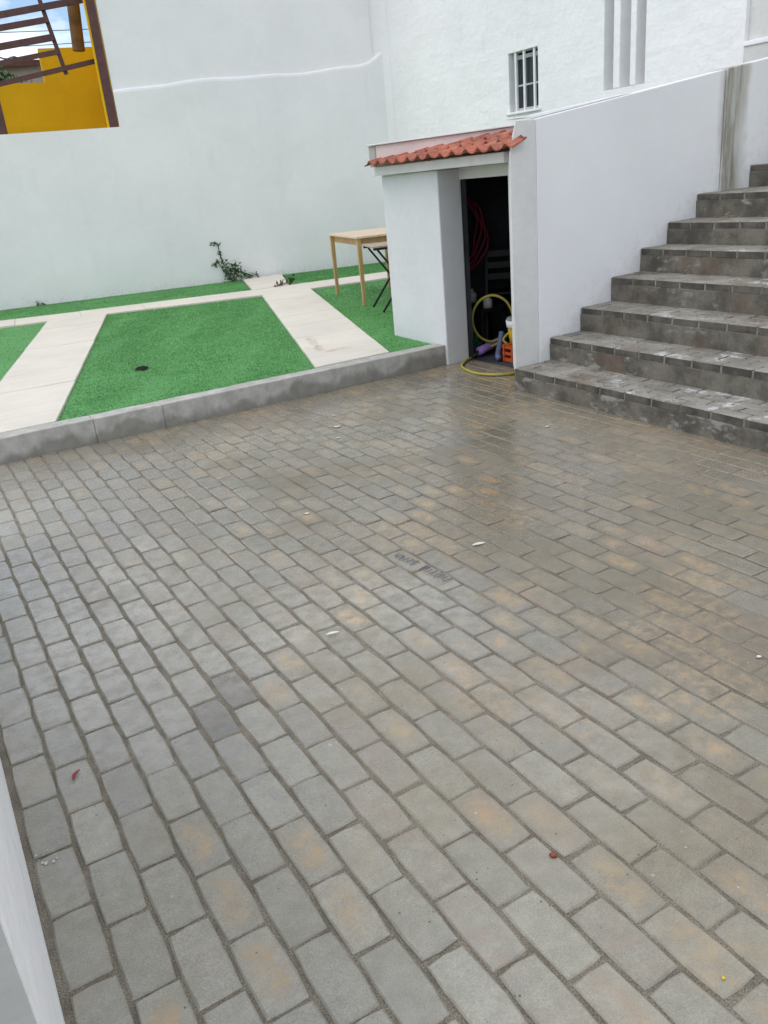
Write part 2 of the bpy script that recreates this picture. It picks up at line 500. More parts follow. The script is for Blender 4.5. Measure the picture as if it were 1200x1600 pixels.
def leaf_mat(name, a, b):
    m = Mat(name, 0.5, 0.4)
    m.col(m.mix(m.step(m.noise(30, 3), 0.3, 0.7), a, b))
    m.b.inputs['Subsurface Weight'].default_value = 0.0
    return m.m
M['leaf'] = leaf_mat('creeper_leaf', (0.025, 0.075, 0.018), (0.055, 0.14, 0.035))
M['stem'] = simple('creeper_stem', (0.07, 0.075, 0.03), 0.8, 0.2, 30, 0.1)
M['dead'] = leaf_mat('dry_litter', (0.09, 0.06, 0.035), (0.16, 0.11, 0.06))
def glass_mat():
    m = Mat('window_glass', 0.08, 0.5)
    m.col((0.03, 0.035, 0.04))
    return m.m
M['glass'] = glass_mat()
P = lambda n, c, r=0.5, v=0.08: simple(n, c, r, v, 15, 0.03)
M['hose'] = P('yellow_green_hose', (0.36, 0.31, 0.055), 0.4)
M['red_hose'] = P('red_hose', (0.17, 0.008, 0.025), 0.5)
M['bucket_y'] = P('yellow_plastic', (0.50, 0.30, 0.012), 0.4)
M['bucket_w'] = P('white_plastic', (0.70, 0.71, 0.70), 0.45)
M['bucket_g'] = P('grey_lid', (0.22, 0.22, 0.23), 0.5)
M['crate'] = P('orange_plastic', (0.45, 0.075, 0.018), 0.45)
M['purple'] = P('lilac_foam', (0.34, 0.21, 0.50), 0.8)
M['slate_blue'] = P('slate_blue_hose', (0.13, 0.15, 0.24), 0.5)
M['green'] = P('green_net', (0.02, 0.19, 0.06), 0.5)
M['pale'] = P('pale_plastic', (0.40, 0.40, 0.39), 0.5)
M['petal'] = P('white_petal', (0.60, 0.60, 0.55), 0.6)
M['chip'] = P('plaster_chip', (0.52, 0.52, 0.49), 0.8, 0.25)
M['redleaf'] = P('red_leaf', (0.22, 0.02, 0.03), 0.5)
M['brownleaf'] = P('rust_leaf', (0.22, 0.065, 0.03), 0.7)
M['yellow_petal'] = P('yellow_petal', (0.60, 0.50, 0.05), 0.6)
M['ink'] = P('blue_ink', (0.075, 0.08, 0.15), 0.6)
M['darkink'] = P('black_scuff', (0.03, 0.035, 0.035), 0.7)

GZ = lambda x, y: 0.15 + 0.02 * (y - 5.85)          # garden surface

# ------------------------------------------------------------------ ground and paving
bm = bmesh.new()
bmesh.ops.create_grid(bm, x_segments=2, y_segments=2, size=400, matrix=Matrix.Translation((0, 0, -0.12)))
tag(obj('ground', bm, M['soil']), kind='structure')

bm = prism([(-0.6, -2.0), (3.9, -2.0), (3.9, 4.7), (4.18, 4.7), (4.18, 5.79), (-0.6, 5.79)], -0.10, -0.0042)
paving = tag(obj('paving', bm, M['joint']), kind='structure')

PW, PL = 0.108, 0.2225                      # pitch across and along a course
BW_, BL_ = 0.1005, 0.2180
def brick_mesh(seed):
    r = random.Random(seed)
    me = bpy.data.meshes.new('brick')
    bm = bmesh.new()
    uvl = bm.loops.layers.uv.new('UVMap')
    w, l = BW_ / 2, BL_ / 2
    c = 0.0036
    ring = [(-w, -l), (0, -l), (w, -l), (w, -l / 3), (w, l / 3), (w, l), (0, l), (-w, l), (-w, l / 3), (-w, -l / 3)]
    corners = {0, 2, 5, 7}
    top, mid, bot = [], [], []
    for i, (x, y) in enumerate(ring):
        jx, jy = r.uniform(-.0016, .0012), r.uniform(-.0016, .0012)
        k = 0.0035 if i in corners else 0.0
        sx = (x > 0) - (x < 0); sy = (abs(y) > l * .9) * ((y > 0) - (y < 0))
        X, Y = x - sx * k + jx, y - sy * k + jy
        cc = c + r.uniform(-.001, .0025)
        mid.append(bm.verts.new((X, Y, -cc * 0.9)))
        top.append(bm.verts.new((X - sx * cc, Y - sy * cc, r.uniform(-.0004, .0002))))
        bot.append(bm.verts.new((X, Y, -0.045)))
    bm.faces.new(top)
    n = len(ring)
    for i in range(n):
        j = (i + 1) % n
        bm.faces.new((mid[i], mid[j], top[j], top[i]))
        bm.faces.new((bot[i], bot[j], mid[j], mid[i]))
    bmesh.ops.recalc_face_normals(bm, faces=bm.faces[:])
    for f in bm.faces:
        for lp in f.loops:
            lp[uvl].uv = (lp.vert.co.x / BW_ + .5, lp.vert.co.y / BL_ + .5)
    bm.to_mesh(me); bm.free()
    me.materials.append(M['brick'])
    return me
BM = [brick_mesh(i) for i in range(10)]

def px(p):
    d = Vector(p) - CAM_POS
    z = d.dot(fw)
    if z < 0.05: return None
    return 600 + FPX * d.dot(RIGHT) / z, 800 - FPX * d.dot(UP) / z, z

def sst(x, a, b):
    t = min(1, max(0, (x - a) / (b - a))); return t * t * (3 - 2 * t)

bricks = []
for c in range(-2, 40):
    xc = (c - 0.5) * PW
    ph = 1.436 + c * 0.012 + (0.11125 if c % 2 else 0.0)
    crow = random.uniform(-.004, .004)
    k0 = int((-1.9 - ph) / PL)
    for k in range(k0, 40):
        y0 = ph + k * PL + crow
        y1 = y0 + PL
        if y0 > 5.76 or y0 < -1.9: continue
        cx, cy = xc, (y0 + y1) / 2
        xmin, xmax, sx, sy = -0.135, 3.722, 1.0, 1.0
        if cy > 4.72: xmax = 4.17
        if cx - PW / 2 < xmin - 0.06 or cx - PW / 2 > xmax - 0.03: continue
        if cx + PW / 2 > xmax: 
            wnew = xmax - (cx - PW / 2); sx = wnew / PW; cx = cx - PW / 2 + wnew / 2
        if cx > 3.74 and y0 < 4.66: continue
        if y1 > 5.775:
            ln = 5.775 - y0
            if ln < 0.03: continue
            sy = ln / PL; cy = y0 + ln / 2
        wob = 0.004 * math.sin(cy * 1.3 + 0.6) + 0.003 * math.sin(cy * 2.9 + cx)
        z = max(-.0012, 0.0012 * math.sin(cx * 2.1 + cy * 1.1) + random.gauss(0, 0.0010))
        loc = (cx + wob + random.uniform(-.0016, .0016), cy + random.uniform(-.003, .003), z)
        rot = (random.gauss(0, .0045), random.gauss(0, .007), random.gauss(0, .008))
        tone = random.gauss(1.0, 0.05)
        right = sst(cx, 0.35, 1.3)
        tan = 0.0
        if random.random() < 0.10 + 0.30 * right: tan = random.uniform(0.15, 0.75) * random.choice((.5, 1, 1))
        red = random.uniform(0.1, 0.45) if random.random() < 0.12 + 0.10 * right else 0.0
        for ox, oy, amt in ((2.23, 3.25, 1.0), (2.36, 3.19, 1.05), (2.0, 3.3, .85), (1.9, 3.05, .85), (2.55, 3.6, .8), (2.75, 3.75, .8), (1.25, 2.55, .9), (1.15, 2.35, .9)):
            if abs(cx - ox) < .06 and abs(cy - oy) < .11: tan = amt
        for ox, oy in ((0.478, 2.182), (0.592, 2.30)):
            if abs(cx - ox) < .054 and abs(cy - oy) < .11: tone = 0.62; tan = 0
        if 1.7 < cx < 2.3 and 1.2 < cy < 1.8: tone *= 0.88; red = max(red, .25)
        if cx > 3.3 and cy < 3.6: red = max(red, .45)
        if cx < .6 and cy > 4.9: red = max(red, random.uniform(0, .7)); tone *= .92
        tone *= 1 - 0.27 * sst(cx + .18 * (cy - 2), .35, 1.8) + .03 * sst(1.2 - cx, 0, 1)
        q = px((cx, cy, 0))
        vis = 0.0
        if q and -40 < q[0] < 1240 and q[1] < 1640: vis = 1.0 / q[2] ** 3
        bricks.append((vis, loc, rot, (sx, sy, 1), (tone, tan, red), random.randrange(10)))
bricks.sort(key=lambda b: -b[0])
for vis, loc, rot, sc, tone, v in bricks[:300]:
    o = bpy.data.objects.new('brick', BM[v])
    COL.objects.link(o)
    o.parent = paving
    o.location, o.rotation_euler, o.scale = loc, rot, sc
    o['tone'] = tone
# the rest of the bricks: real geometry in one part
tv, tf, tuv, tt = [], [], [], []
tmpl = []
for me in BM:
    tmpl.append(([v.co.copy() for v in me.vertices], [tuple(p.vertices) for p in me.polygons], [tuple(d.uv) for d in me.uv_layers[0].data]))
from mathutils import Euler
for vis, loc, rot, sc, tone, v in bricks[300:]:
    Mx = Matrix.LocRotScale(Vector(loc), Euler(rot), Vector(sc))
    vs, fs, us = tmpl[v]
    o = len(tv)
    tv += [tuple(Mx @ c) for c in vs]
    tf += [tuple(i + o for i in f) for f in fs]
    tuv += us
    tt += [(*tone, 1.0)] * len(vs)
me = bpy.data.meshes.new('brick_field')
me.from_pydata(tv, [], tf)
uvl = me.uv_layers.new(name='UVMap')
uvl.data.foreach_set('uv', np.array(tuv, dtype=np.float32).ravel())
ca = me.attributes.new('tone', 'FLOAT_COLOR', 'POINT')
ca.data.foreach_set('color', np.array(tt, dtype=np.float32).ravel())
tag(link('brick_field', me, paving, M['brick']), kind='stuff')

# ------------------------------------------------------------------ kerb
kerb = tag(empty('kerb', (0, 5.78, 0)), kind='structure')
xs = [-5.0, -2.1, 0.93, 1.42, 3.905]
for a, b in zip(xs, xs[1:]):
    bm = box((a + .0008, 5.78 + random.uniform(-.0015, .0015), -0.09), (b - .0008, 5.925, 0.17 + random.uniform(-.002, .002)))
    bmesh.ops.subdivide_edges(bm, edges=[e for e in bm.edges if abs(e.verts[0].co.x - e.verts[1].co.x) > .1], cuts=int((b - a) / .12) + 1)
    for v in bm.verts:
        v.co.y += random.uniform(-.003, .003); v.co.z += random.uniform(-.002, .002)
    obj('kerb_stone', bm, M['kerb'], kerb, bevel=0.006)

# ------------------------------------------------------------------ garden: ground, path tiles, turf
bm = prism([(-5, 5.9), (3.95, 5.9), (3.95, 6.6), (7.34, 6.6), (7.34, 12.3), (-5, 14.3)], -0.1, lambda x, y: GZ(x, y) - 0.012)
tag(obj('garden_bed', bm, M['soil']), kind='structure')
path = tag(empty('garden_path', (2.5, 8.0, 0.15)), kind='structure')
TOP = 0.022
def lerp(a, b, t): return tuple(x + (y - x) * t for x, y in zip(a, b))
def paver_quad(q, stain=None):
    """q: four (x, y) corners"""
    cxm = sum(p[0] for p in q) / 4; cym = sum(p[1] for p in q) / 4
    q = [(cxm + (x - cxm) * .996, cym + (y - cym) * .980) for x, y in q]
    dz = random.uniform(-.002, .002); tx = random.uniform(-.002, .002)
    bm = prism(q, lambda x, y: GZ(x, y) - 0.03, lambda x, y: GZ(x, y) + TOP + dz + tx * (x - cxm))
    return obj('path_tile', bm, M['path'], path, bevel=0.003, seg=1)
def strip(l0, l1, r0, r1, n):
    for i in range(n):
        a, b = i / n, (i + 1) / n
        paver_quad([lerp(l0, l1, a), lerp(r0, r1, a), lerp(r0, r1, b), lerp(l0, l1, b)])
NEAR = lambda x: np.interp(x, [-5, 0.985, 2.23, 4.13, 4.82, 7.0], [12.25, 11.09, 10.83, 10.33, 10.25, 9.95])
FAR = lambda x: np.interp(x, [-5, 1.06, 2.03, 3.32, 4.24, 4.78, 7.0], [12.9, 11.64, 11.40, 11.14, 10.93, 10.88, 10.62])
PR = ((2.738, 5.93), (4.138, 10.32), (3.44, 5.93), (4.815, 10.25))
PLF = ((0.05, 5.93), (1.53, 10.975), (0.71, 5.93), (2.23, 10.83))
strip(*PR, 7)
strip(*PLF, 8)
cxs = np.arange(-5, 7.01, 0.77)
for a, b in zip(cxs, cxs[1:]):
    a, b = float(a), min(float(b), 6.88)
    paver_quad([(a, NEAR(a)), (b, NEAR(b)), (b + .08, FAR(b)), (a + .08, FAR(a))])
strip((4.26, 10.94), (4.68, 12.36), (4.80, 10.89), (5.30, 12.26), 2)

def wall_y(x): return 12.933 - (x - 1.22) * math.tan(math.radians(8.9))
def turf(poly_rows, label, nblade):
    """poly_rows: list of (left point, right point) rows from near to far"""
    me = bpy.data.meshes.new('turf_panel')
    V, F = [], []
    NU = 24
    cut = [i for i in range(len(poly_rows) - 1) if poly_rows[i + 1][0] == poly_rows[i][0]]   # a jump in width: no faces across it
    for (a, b) in poly_rows:
        for i in range(NU + 1):
            x, y = lerp(a, b, i / NU)
            V.append((x, y, GZ(x, y) + 0.002 * math.sin(x * 9) * math.sin(y * 7)))
    nr = len(poly_rows)
    for r in range(nr - 1):
        if r in cut: continue
        for i in range(NU):
            o = r * (NU + 1) + i
            F.append((o, o + 1, o + NU + 2, o + NU + 1))
    # pile
    L0 = np.array([p[0] for p in poly_rows]); R0 = np.array([p[1] for p in poly_rows])
    wdt = np.linalg.norm(R0 - L0, axis=1)
    wseg = (wdt[:-1] + wdt[1:]) * np.linalg.norm((L0[1:] + R0[1:] - L0[:-1] - R0[:-1]) / 2, axis=1)
    wseg[cut] = 0
    seg = rng.choice(nr - 1, nblade, p=wseg / wseg.sum())
    t = rng.random(nblade)[:, None]; u = rng.random(nblade)[:, None]
    a = L0[seg] * (1 - t) + L0[seg + 1] * t; b = R0[seg] * (1 - t) + R0[seg + 1] * t
    p = a + (b - a) * u
    ang = rng.random(nblade) * 2 * np.pi
    h = 0.004 + 0.006 * rng.random(nblade)
    z = 0.15 + 0.02 * (p[:, 1] - 5.85)
    d = np.stack([np.cos(ang), np.sin(ang)], 1) * 0.0028
    lean = rng.normal(0, 0.007, (nblade, 2))
    v0 = np.column_stack([p - d, z]); v1 = np.column_stack([p + d, z]); v2 = np.column_stack([p + lean, z + h])
    o = len(V)
    V2 = np.concatenate([np.array(V), np.stack([v0, v1, v2], 1).reshape(-1, 3)])
    me.vertices.add(len(V2)); me.vertices.foreach_set('co', V2.astype(np.float32).ravel())
    q = np.array(F).ravel(); tr = np.arange(o, o + 3 * nblade)
    me.loops.add(len(q) + len(tr)); me.loops.foreach_set('vertex_index', np.concatenate([q, tr]).astype(np.int32))
    nq = len(F)
    ls = np.concatenate([np.arange(nq) * 4, nq * 4 + np.arange(nblade) * 3])
    me.polygons.add(nq + nblade); me.polygons.foreach_set('loop_start', ls.astype(np.int32))
    me.update(calc_edges=True)
    return tag(link('turf_panel', me, None, M['turf']), label, 'turf', 'artificial turf panels in the garden')
def rows(fl, fr, y0f, y1f, n=8): pass
# middle panel between the two paths
turf([(lerp(PLF[2], PLF[3], t), lerp(PR[0], PR[1], t)) for t in np.linspace(0, 1, 9)], 'large rectangular turf panel between the two cream paths, dark rag on it', 90000)
# left panel
turf([((-4.9, 5.93 + (NEAR(-4.9) - 5.93) * t), lerp(PLF[0], (1.53, 10.975), t)) for t in np.linspace(0, 1, 9)], 'turf panel cut off by the cream path on its right, no furniture on it', 60000)
# right panel, round the shed
turf([((3.44, 5.93), (3.905, 5.93)), (lerp(PR[2], PR[3], .155), (3.905, 6.625)), (lerp(PR[2], PR[3], .155), (7.3, 6.63)), (lerp(PR[2], PR[3], .6), (7.3, 8.3)), (PR[3], (7.3, 9.85))], 'turf panel beside the shed with the pine table standing on it', 70000)
# strips along the back wall
turf([((x, FAR(x)), (x + .06, wall_y(x) - .02)) for x in np.linspace(-4.9, 4.2, 12)] + [((4.26, 10.94), (4.66, wall_y(4.66) - .02))], 'long narrow turf strip along the back wall, creeper at its end', 60000)
turf([((4.80, 10.89), (5.31, wall_y(5.31) - .02))] + [((x, FAR(x)), (x + .2, wall_y(x + .2) - .02)) for x in np.linspace(5.1, 7.1, 7)], 'short turf strip at the back wall behind the pine table', 30000)

# dark rag on the turf, dirt stain shapes on the path
bm = bmesh.new()
c = Vector((1.664, 7.172, GZ(0, 7.17)))
ringv = []
for k in range(14):
    a = 2 * math.pi * k / 14
    r = 0.045 + 0.015 * math.sin(3 * a) + random.uniform(-.008, .008)
    ringv.append(bm.verts.new(c + Vector((r * 1.1 * math.cos(a), r * math.sin(a) * .9, 0.008))))
inn = [bm.verts.new(c + (v.co - c) * .6 + Vector((0, 0, .018 + random.uniform(-.006, .014)))) for v in ringv]
bm.faces.new(inn)
for i in range(14):
    bm.faces.new((ringv[i], ringv[(i + 1) % 14], inn[(i + 1) % 14], inn[i]))
tag(obj('rag', bm, M['dark_cloth'], smooth=True), 'small crumpled black rag lying on the middle turf panel', 'rag')

# ------------------------------------------------------------------ white gate pier beside the camera
pier = empty('boundary_wall', (-0.25, 1.6, 0), 'white plaster boundary wall with grey end standing on the brick paving', 'wall')
obj('wall_body', box((-0.42, 0.951, -0.05), (-0.124, 4.2, 1.08)), M['white_rough'], pier, bevel=0.006)
obj('wall_end', box((-0.424, 0.943, -0.05), (-0.128, 0.950, 1.075)), M['grey_plaster'], pier)

# ------------------------------------------------------------------ staircase
XS = [3.735, 4.08, 4.39, 4.70, 5.01, 5.30, 5.62, 6.235, 6.55]
ZS = [0.158, 0.327, 0.503, 0.685, 0.859, 1.022, 1.202, 1.37, 1.54]
SY0, SY1 = -1.95, 4.66
stair = empty('staircase', (3.735, 3.1, 0), 'grey concrete staircase with paver treads beside the white wall', 'staircase')
for i in range(len(XS)):
    x0 = XS[i]; x1 = XS[i + 1] if i < len(XS) - 1 else 8.6
    zb = -0.1 if i == 0 else ZS[i - 1] - 0.02
    bm = box((x0 + .006, SY0 + .004, zb), (8.6 - i * .004, SY1, ZS[i] - 0.050))
    bmesh.ops.subdivide_edges(bm, edges=[e for e in bm.edges if abs(e.verts[0].co.y - e.verts[1].co.y) > .1], cuts=48)
    for v in bm.verts:
        if v.co.x < x0 + .02: v.co.x += random.uniform(-.004, .004)
    obj('step', bm, M['riser'], stair, bevel=0.004, seg=1)
    # mortar layer between pavers
    obj('mortar', box((x0 + .011, SY0 + .006, ZS[i] - .0502), (x1 + .03, SY1 - .001, ZS[i] - .0085)), M['step_joint'], stair)
def tread_brick_mesh(seed):
    r = random.Random(seed)
    bm = bmesh.new()
    bmesh.ops.create_cube(bm, size=1.0, matrix=Matrix.Diagonal((0.096, 0.205, 0.048, 1)))
    bmesh.ops.bevel(bm, geom=[e for e in bm.edges if e.verts[0].co.z > 0 or e.verts[1].co.z > 0], offset=.006, segments=1, affect='EDGES')
    for v in bm.verts: v.co += Vector((r.uniform(-.0015, .0015), r.uniform(-.002, .002), r.uniform(-.0006, .0006)))
    me = bpy.data.meshes.new('paver'); bm.to_mesh(me); bm.free(); me.materials.append(M['tread'])
    return me
TB = [tread_brick_mesh(i) for i in range(6)]
far_pavers = []
for i in range(len(XS) - 1):
    nrow = max(3, round((XS[i + 1] + .03 - XS[i]) / 0.106))
    sxp = (XS[i + 1] + .02 - XS[i]) / nrow
    ymin = 1.9 if i < 4 else 2.6
    for r in range(nrow):
        y = SY1 - .004 - (0.1075 if r % 2 else 0.215)
        first = True
        while y > ymin:
            yc = y + 0.1075
            o = bpy.data.objects.new('paver', random.choice(TB)); COL.objects.link(o)
            o.parent = stair
            ln = 1.0
            if r % 2 and first:
                ln = 0.47; yc = SY1 - .004 - 0.0538
            o.scale = (sxp / 0.108 * .99, ln, 1)
            o.location = Vector((XS[i] + sxp * (r + .5), yc, ZS[i] - .024 + random.uniform(-.0012, .0012))) - stair.location
            o.rotation_euler = (random.gauss(0, .003), random.gauss(0, .004), random.gauss(0, .004))
            if not first or not (r % 2): y -= 0.2155
            else: y = SY1 - .004 - 0.1075 - 0.2155
            first = False
        while y > SY0 + .02:                 # the run of the flight beyond the frame
            far_pavers.append((XS[i] + sxp * (r + .5), y + 0.1075, ZS[i] - .024, sxp / 0.108 * .99)); y -= 0.2155

fv, ff = [], []
for (x, y, z, sc_) in far_pavers:
    me = random.choice(TB); o_ = len(fv)
    fv += [(x + v.co.x * sc_ - stair.location.x, y + v.co.y - stair.location.y, z + v.co.z) for v in me.vertices]
    ff += [tuple(i + o_ for i in p.vertices) for p in me.polygons]
me = bpy.data.meshes.new('paver_run'); me.from_pydata(fv, [], ff)
tag(link('paver_run', me, stair, M['tread']), kind='stuff')

# ------------------------------------------------------------------ stair wall
swall = empty('stair_wall', (5.0, 4.7, 0.1), 'white plaster wall rising beside the stairs with a dark dirt run', 'wall')
def vprism(poly, y0, y1):
    """poly of (x, z) extruded along y"""
    bm = bmesh.new()
    a = [bm.verts.new((x, y0, z)) for x, z in poly]; b = [bm.verts.new((x, y1, z)) for x, z in poly]
    n = len(poly)
    bm.faces.new(a[::-1]); bm.faces.new(b)
    for i in range(n): bm.faces.new((a[i], a[(i + 1) % n], b[(i + 1) % n], b[i]))
    return bm
topz = lambda x: 1.812 + (x - 4.0) * 0.1385
obj('lower_panel', vprism([(3.99, 0.05), (5.888, 0.05), (5.888, topz(5.888)), (3.99, topz(3.99))], 4.661, 4.80), M['stair_wall'], swall, bevel=0.006)
obj('upper_panel', vprism([(5.891, 0.05), (8.4, 0.05), (8.4, topz(8.4)), (5.891, topz(5.891) + .003)], 4.649, 4.797), M['stair_wall'], swall, bevel=0.008)
obj('coping', vprism([(3.84, 1.822), (4.0, 1.826), (4.95, topz(4.95) + .002), (4.95, topz(4.95) + .006), (4.0, 1.838), (3.84, 1.834)], 4.72, 4.83), M['white_rough'], swall)

# ------------------------------------------------------------------ shed under the terrace
shed = empty('storage_shed', (4.5, 5.6, 0), 'low white storage shed with open doorway and red tiled eave', 'shed')
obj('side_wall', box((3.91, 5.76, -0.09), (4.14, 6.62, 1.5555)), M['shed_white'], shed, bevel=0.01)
bm = bmesh.new()
secs = [((3.757, 4.663), (3.989, 4.663), (3.989, 4.945), (3.965, 4.945), z) for z in (0.10, 1.60)] + [((3.815, 4.665), (3.989, 4.665), (3.989, 4.80), (3.93, 4.80), 1.81)]
rv = [[bm.verts.new((*p, sc_[4] if i else sc_[4])) for i, p in enumerate(sc_[:4])] for sc_ in secs]
bm.faces.new(rv[0][::-1]); bm.faces.new(rv[-1])
for A_, B_ in zip(rv, rv[1:]):
    for i in range(4): bm.faces.new((A_[i], A_[(i + 1) % 4], B_[(i + 1) % 4], B_[i]))
obj('door_pier', bm, M['pier'], shed, bevel=0.006)
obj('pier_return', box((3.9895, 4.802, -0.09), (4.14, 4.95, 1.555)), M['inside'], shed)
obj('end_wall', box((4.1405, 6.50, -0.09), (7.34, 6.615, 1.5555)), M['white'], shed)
obj('end_shade_sheet', box((4.2005, 6.44, -0.09), (5.8995, 6.4995, 1.555)), M['inside'], shed)  # dark sheet added so the white wall's inner side reads as shade
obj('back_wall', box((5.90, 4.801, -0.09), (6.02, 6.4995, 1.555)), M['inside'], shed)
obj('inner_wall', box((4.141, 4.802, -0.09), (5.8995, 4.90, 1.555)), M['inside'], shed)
obj('inner_shade_sheet', box((4.1405, 5.775, -0.09), (4.20, 6.4998, 1.555)), M['inside'], shed)  # dark sheet over the side wall's inner face, shade put into its colour
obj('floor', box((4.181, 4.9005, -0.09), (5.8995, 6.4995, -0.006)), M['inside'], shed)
obj('door_head', box((4.125, 4.815, 1.470), (4.24, 5.759, 1.5555)), M['pier'], shed)
obj('lintel', box((3.83, 4.818, 1.557), (4.24, 6.635, 1.628)), M['pier'], shed, bevel=0.006)
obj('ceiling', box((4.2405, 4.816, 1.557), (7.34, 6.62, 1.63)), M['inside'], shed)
# terrace slab over the shed behind the pink upstand
obj('terrace_slab', prism([(4.02, 6.60), (4.40, 4.835), (7.34, 4.835), (7.34, 6.60)], 1.6305, 1.80), M['concrete'], shed)
fd = Vector((4.25 - 3.83, 4.835 - 6.64, 0)); fl = fd.length; fd.normalize(); fn = Vector((-fd.y, fd.x, 0))
def pk(s, d, z): 
    q = Vector((3.83, 6.64, 0)) + fd * s + fn * d; return Vector((q.x, q.y, z))
obj('pink_upstand', obox(pk(.07, 0, 1.6302), fd * (fl - .07), fn * 0.12, (0, 0, .1665)), M['pink'], shed, bevel=0.005)
obj('end_post', obox(pk(-.012, -.006, 1.6302), fd * .08, fn * 0.12, (0, 0, .1655)), M['concrete'], shed, bevel=0.006)
obj('slab_edge', obox(pk(-.02, -.022, 1.798), fd * (fl + .02), fn * 0.30, (0, 0, .013)), M['pier'], shed, bevel=0.004)
# eave tiles: one wave each, three courses, the upper ones cut off by the slanting upstand
def eave_tile(seed):
    r = random.Random(seed)
    bm = bmesh.new()
    w, ln, th = 0.150, 0.29, 0.012
    N_, K = 12, 3
    g = []
    for side in (0, 1):
        lay = []
        for j in range(K + 1):
            row = []
            for i in range(N_ + 1):
                y = (i / N_ - .5) * (w + .012)
                ph = (y / w) * 2 * math.pi
                zz = 0.016 * math.cos(ph) + 0.004 * math.cos(2 * ph) + (th if side else 0)
                x = j / K * ln
                row.append(bm.verts.new((x + r.uniform(-.001, .001), y, zz * (1 - .08 * j / K) + 0.17 * x - (0.012 if j == 0 and side == 1 else 0) * 0)))
            lay.append(row)
        g.append(lay)
    for side in (0, 1):
        for j in range(K):
            for i in range(N_):
                bm.faces.new((g[side][j][i], g[side][j][i + 1], g[side][j + 1][i + 1], g[side][j + 1][i]))
    for i in range(N_):
        for j in (0, K): bm.faces.new((g[0][j][i], g[0][j][i + 1], g[1][j][i + 1], g[1][j][i]))
    for j in range(K):
        for i in (0, N_): bm.faces.new((g[0][j][i], g[0][j + 1][i], g[1][j + 1][i], g[1][j][i]))
    bmesh.ops.recalc_face_normals(bm, faces=bm.faces[:])
    me = bpy.data.meshes.new('roof_tile'); bm.to_mesh(me); bm.free()
    for p in me.polygons: p.use_smooth = abs(p.normal.x) < .75
    me.materials.append(M['tile'])
    return me
ET = [eave_tile(i) for i in range(4)]
for row, (x0, z0, ya, n) in enumerate(((3.735, 1.650, 4.61, 13), (3.862, 1.686, 4.83, 8), (3.972, 1.719, 4.83, 5))):
    for k in range(n):
        o = bpy.data.objects.new('roof_tile', random.choice(ET)); COL.objects.link(o)
        o.parent = shed
        o.location = Vector((x0 + random.uniform(-.007, .007), ya + .075 + k * 0.153 + random.uniform(-.003, .003), z0 + random.uniform(-.003, .003))) - shed.location
        o.rotation_euler = (random.gauss(0, .015), random.gauss(0, .01), random.gauss(0, .015))
        if row == 0 and k == 0: o.scale = (.42, 1, 1)

# ------------------------------------------------------------------ contents of the shed
inside = []
# crate
cr_ = empty('crate', (4.45, 5.31, 0), 'orange plastic crate on the shed floor under the yellow bucket', 'crate')
cx0, cx1, cy0, cy1, ch = 4.30, 4.60, 5.12, 5.50, 0.14
for z in (0.0, 0.056, 0.108):
    h = 0.024 if z else .03
    for a, b in (((cx0, cy0), (cx1, cy0 + .012)), ((cx0, cy1 - .012), (cx1, cy1)), ((cx0, cy0 + .0125), (cx0 + .012, cy1 - .0125)), ((cx1 - .012, cy0 + .0125), (cx1, cy1 - .0125))):
        obj('slat', box((*a, z), (*b, z + h)), M['crate'], cr_)
for yy in (cy0 + .014, cy0 + .12, cy0 + .24, cy1 - .034):
    obj('rib', box((cx0 - .006, yy, 0.0), (cx0 - .0005, yy + .02, ch)), M['crate'], cr_)
for xx in (cx0 + .05, cx0 + .15, cx1 - .06):
    obj('rib', box((xx, cy1 + .0005, 0.0), (xx + .02, cy1 + .006, ch)), M['crate'], cr_)
obj('base', box((cx0 + .013, cy0 + .013, 0.004), (cx1 - .013, cy1 - .013, 0.014)), M['crate'], cr_)
obj('top_lid', box((cx0 + .002, cy0 + .002, ch - .006), (cx1 - .002, cy1 - .002, ch)), M['crate'], cr_)
bk = empty('bucket', (4.42, 5.375, ch), 'yellow bucket with white rim standing on the orange crate', 'bucket')
obj('body', lathe((4.42, 5.375, ch), [(0.0, .002), (.105, .002), (.122, .145), (.118, .145), (.10, .01), (0, .01)], 28), M['bucket_y'], bk, True)
obj('rim', lathe((4.42, 5.375, ch), [(.1225, .1455), (.131, .150), (.135, .205), (.128, .207), (.120, .205), (.119, .1455), (.1225, .1455)], 28), M['bucket_w'], bk, True)
obj('lid', lathe((4.42, 5.375, ch), [(0.0, .232), (.10, .230), (.127, .222), (.130, .2075), (0.0, .2075)], 28), M['bucket_g'], bk, True)
# garden hose: upright loop, then out over the threshold and back
lat = Vector((0.80, -0.60, 0))
C0 = Vector((4.375, 5.715, 0.318))
pts = []
pts.append((4.62, 5.45, 0.012)); pts.append((4.50, 5.50, 0.06))
for k in range(11):
    a = math.radians(-60 + k * 36)
    q = C0 + lat * (.175 * math.cos(a)) + Vector((0, 0, .205 * math.sin(a))) + Vector((.6, .8, 0)) * (.015 * k - .06)
    pts.append(tuple(q))
pts += [(4.45, 5.74, 0.10), (4.34, 5.86, 0.03), (4.20, 5.80, 0.013), (4.05, 5.70, 0.013), (3.92, 5.57, 0.013), (3.86, 5.42, 0.013), (3.84, 5.25, 0.013), (3.90, 5.10, 0.013), (4.02, 5.02, 0.013), (4.16, 5.02, 0.013), (4.22, 5.035, 0.012)]
tag(obj('garden_hose', tube(spline(pts, 8), 0.0115, n=8), M['hose'], smooth=True), 'yellow green garden hose looped in the shed doorway and onto the bricks', 'hose')
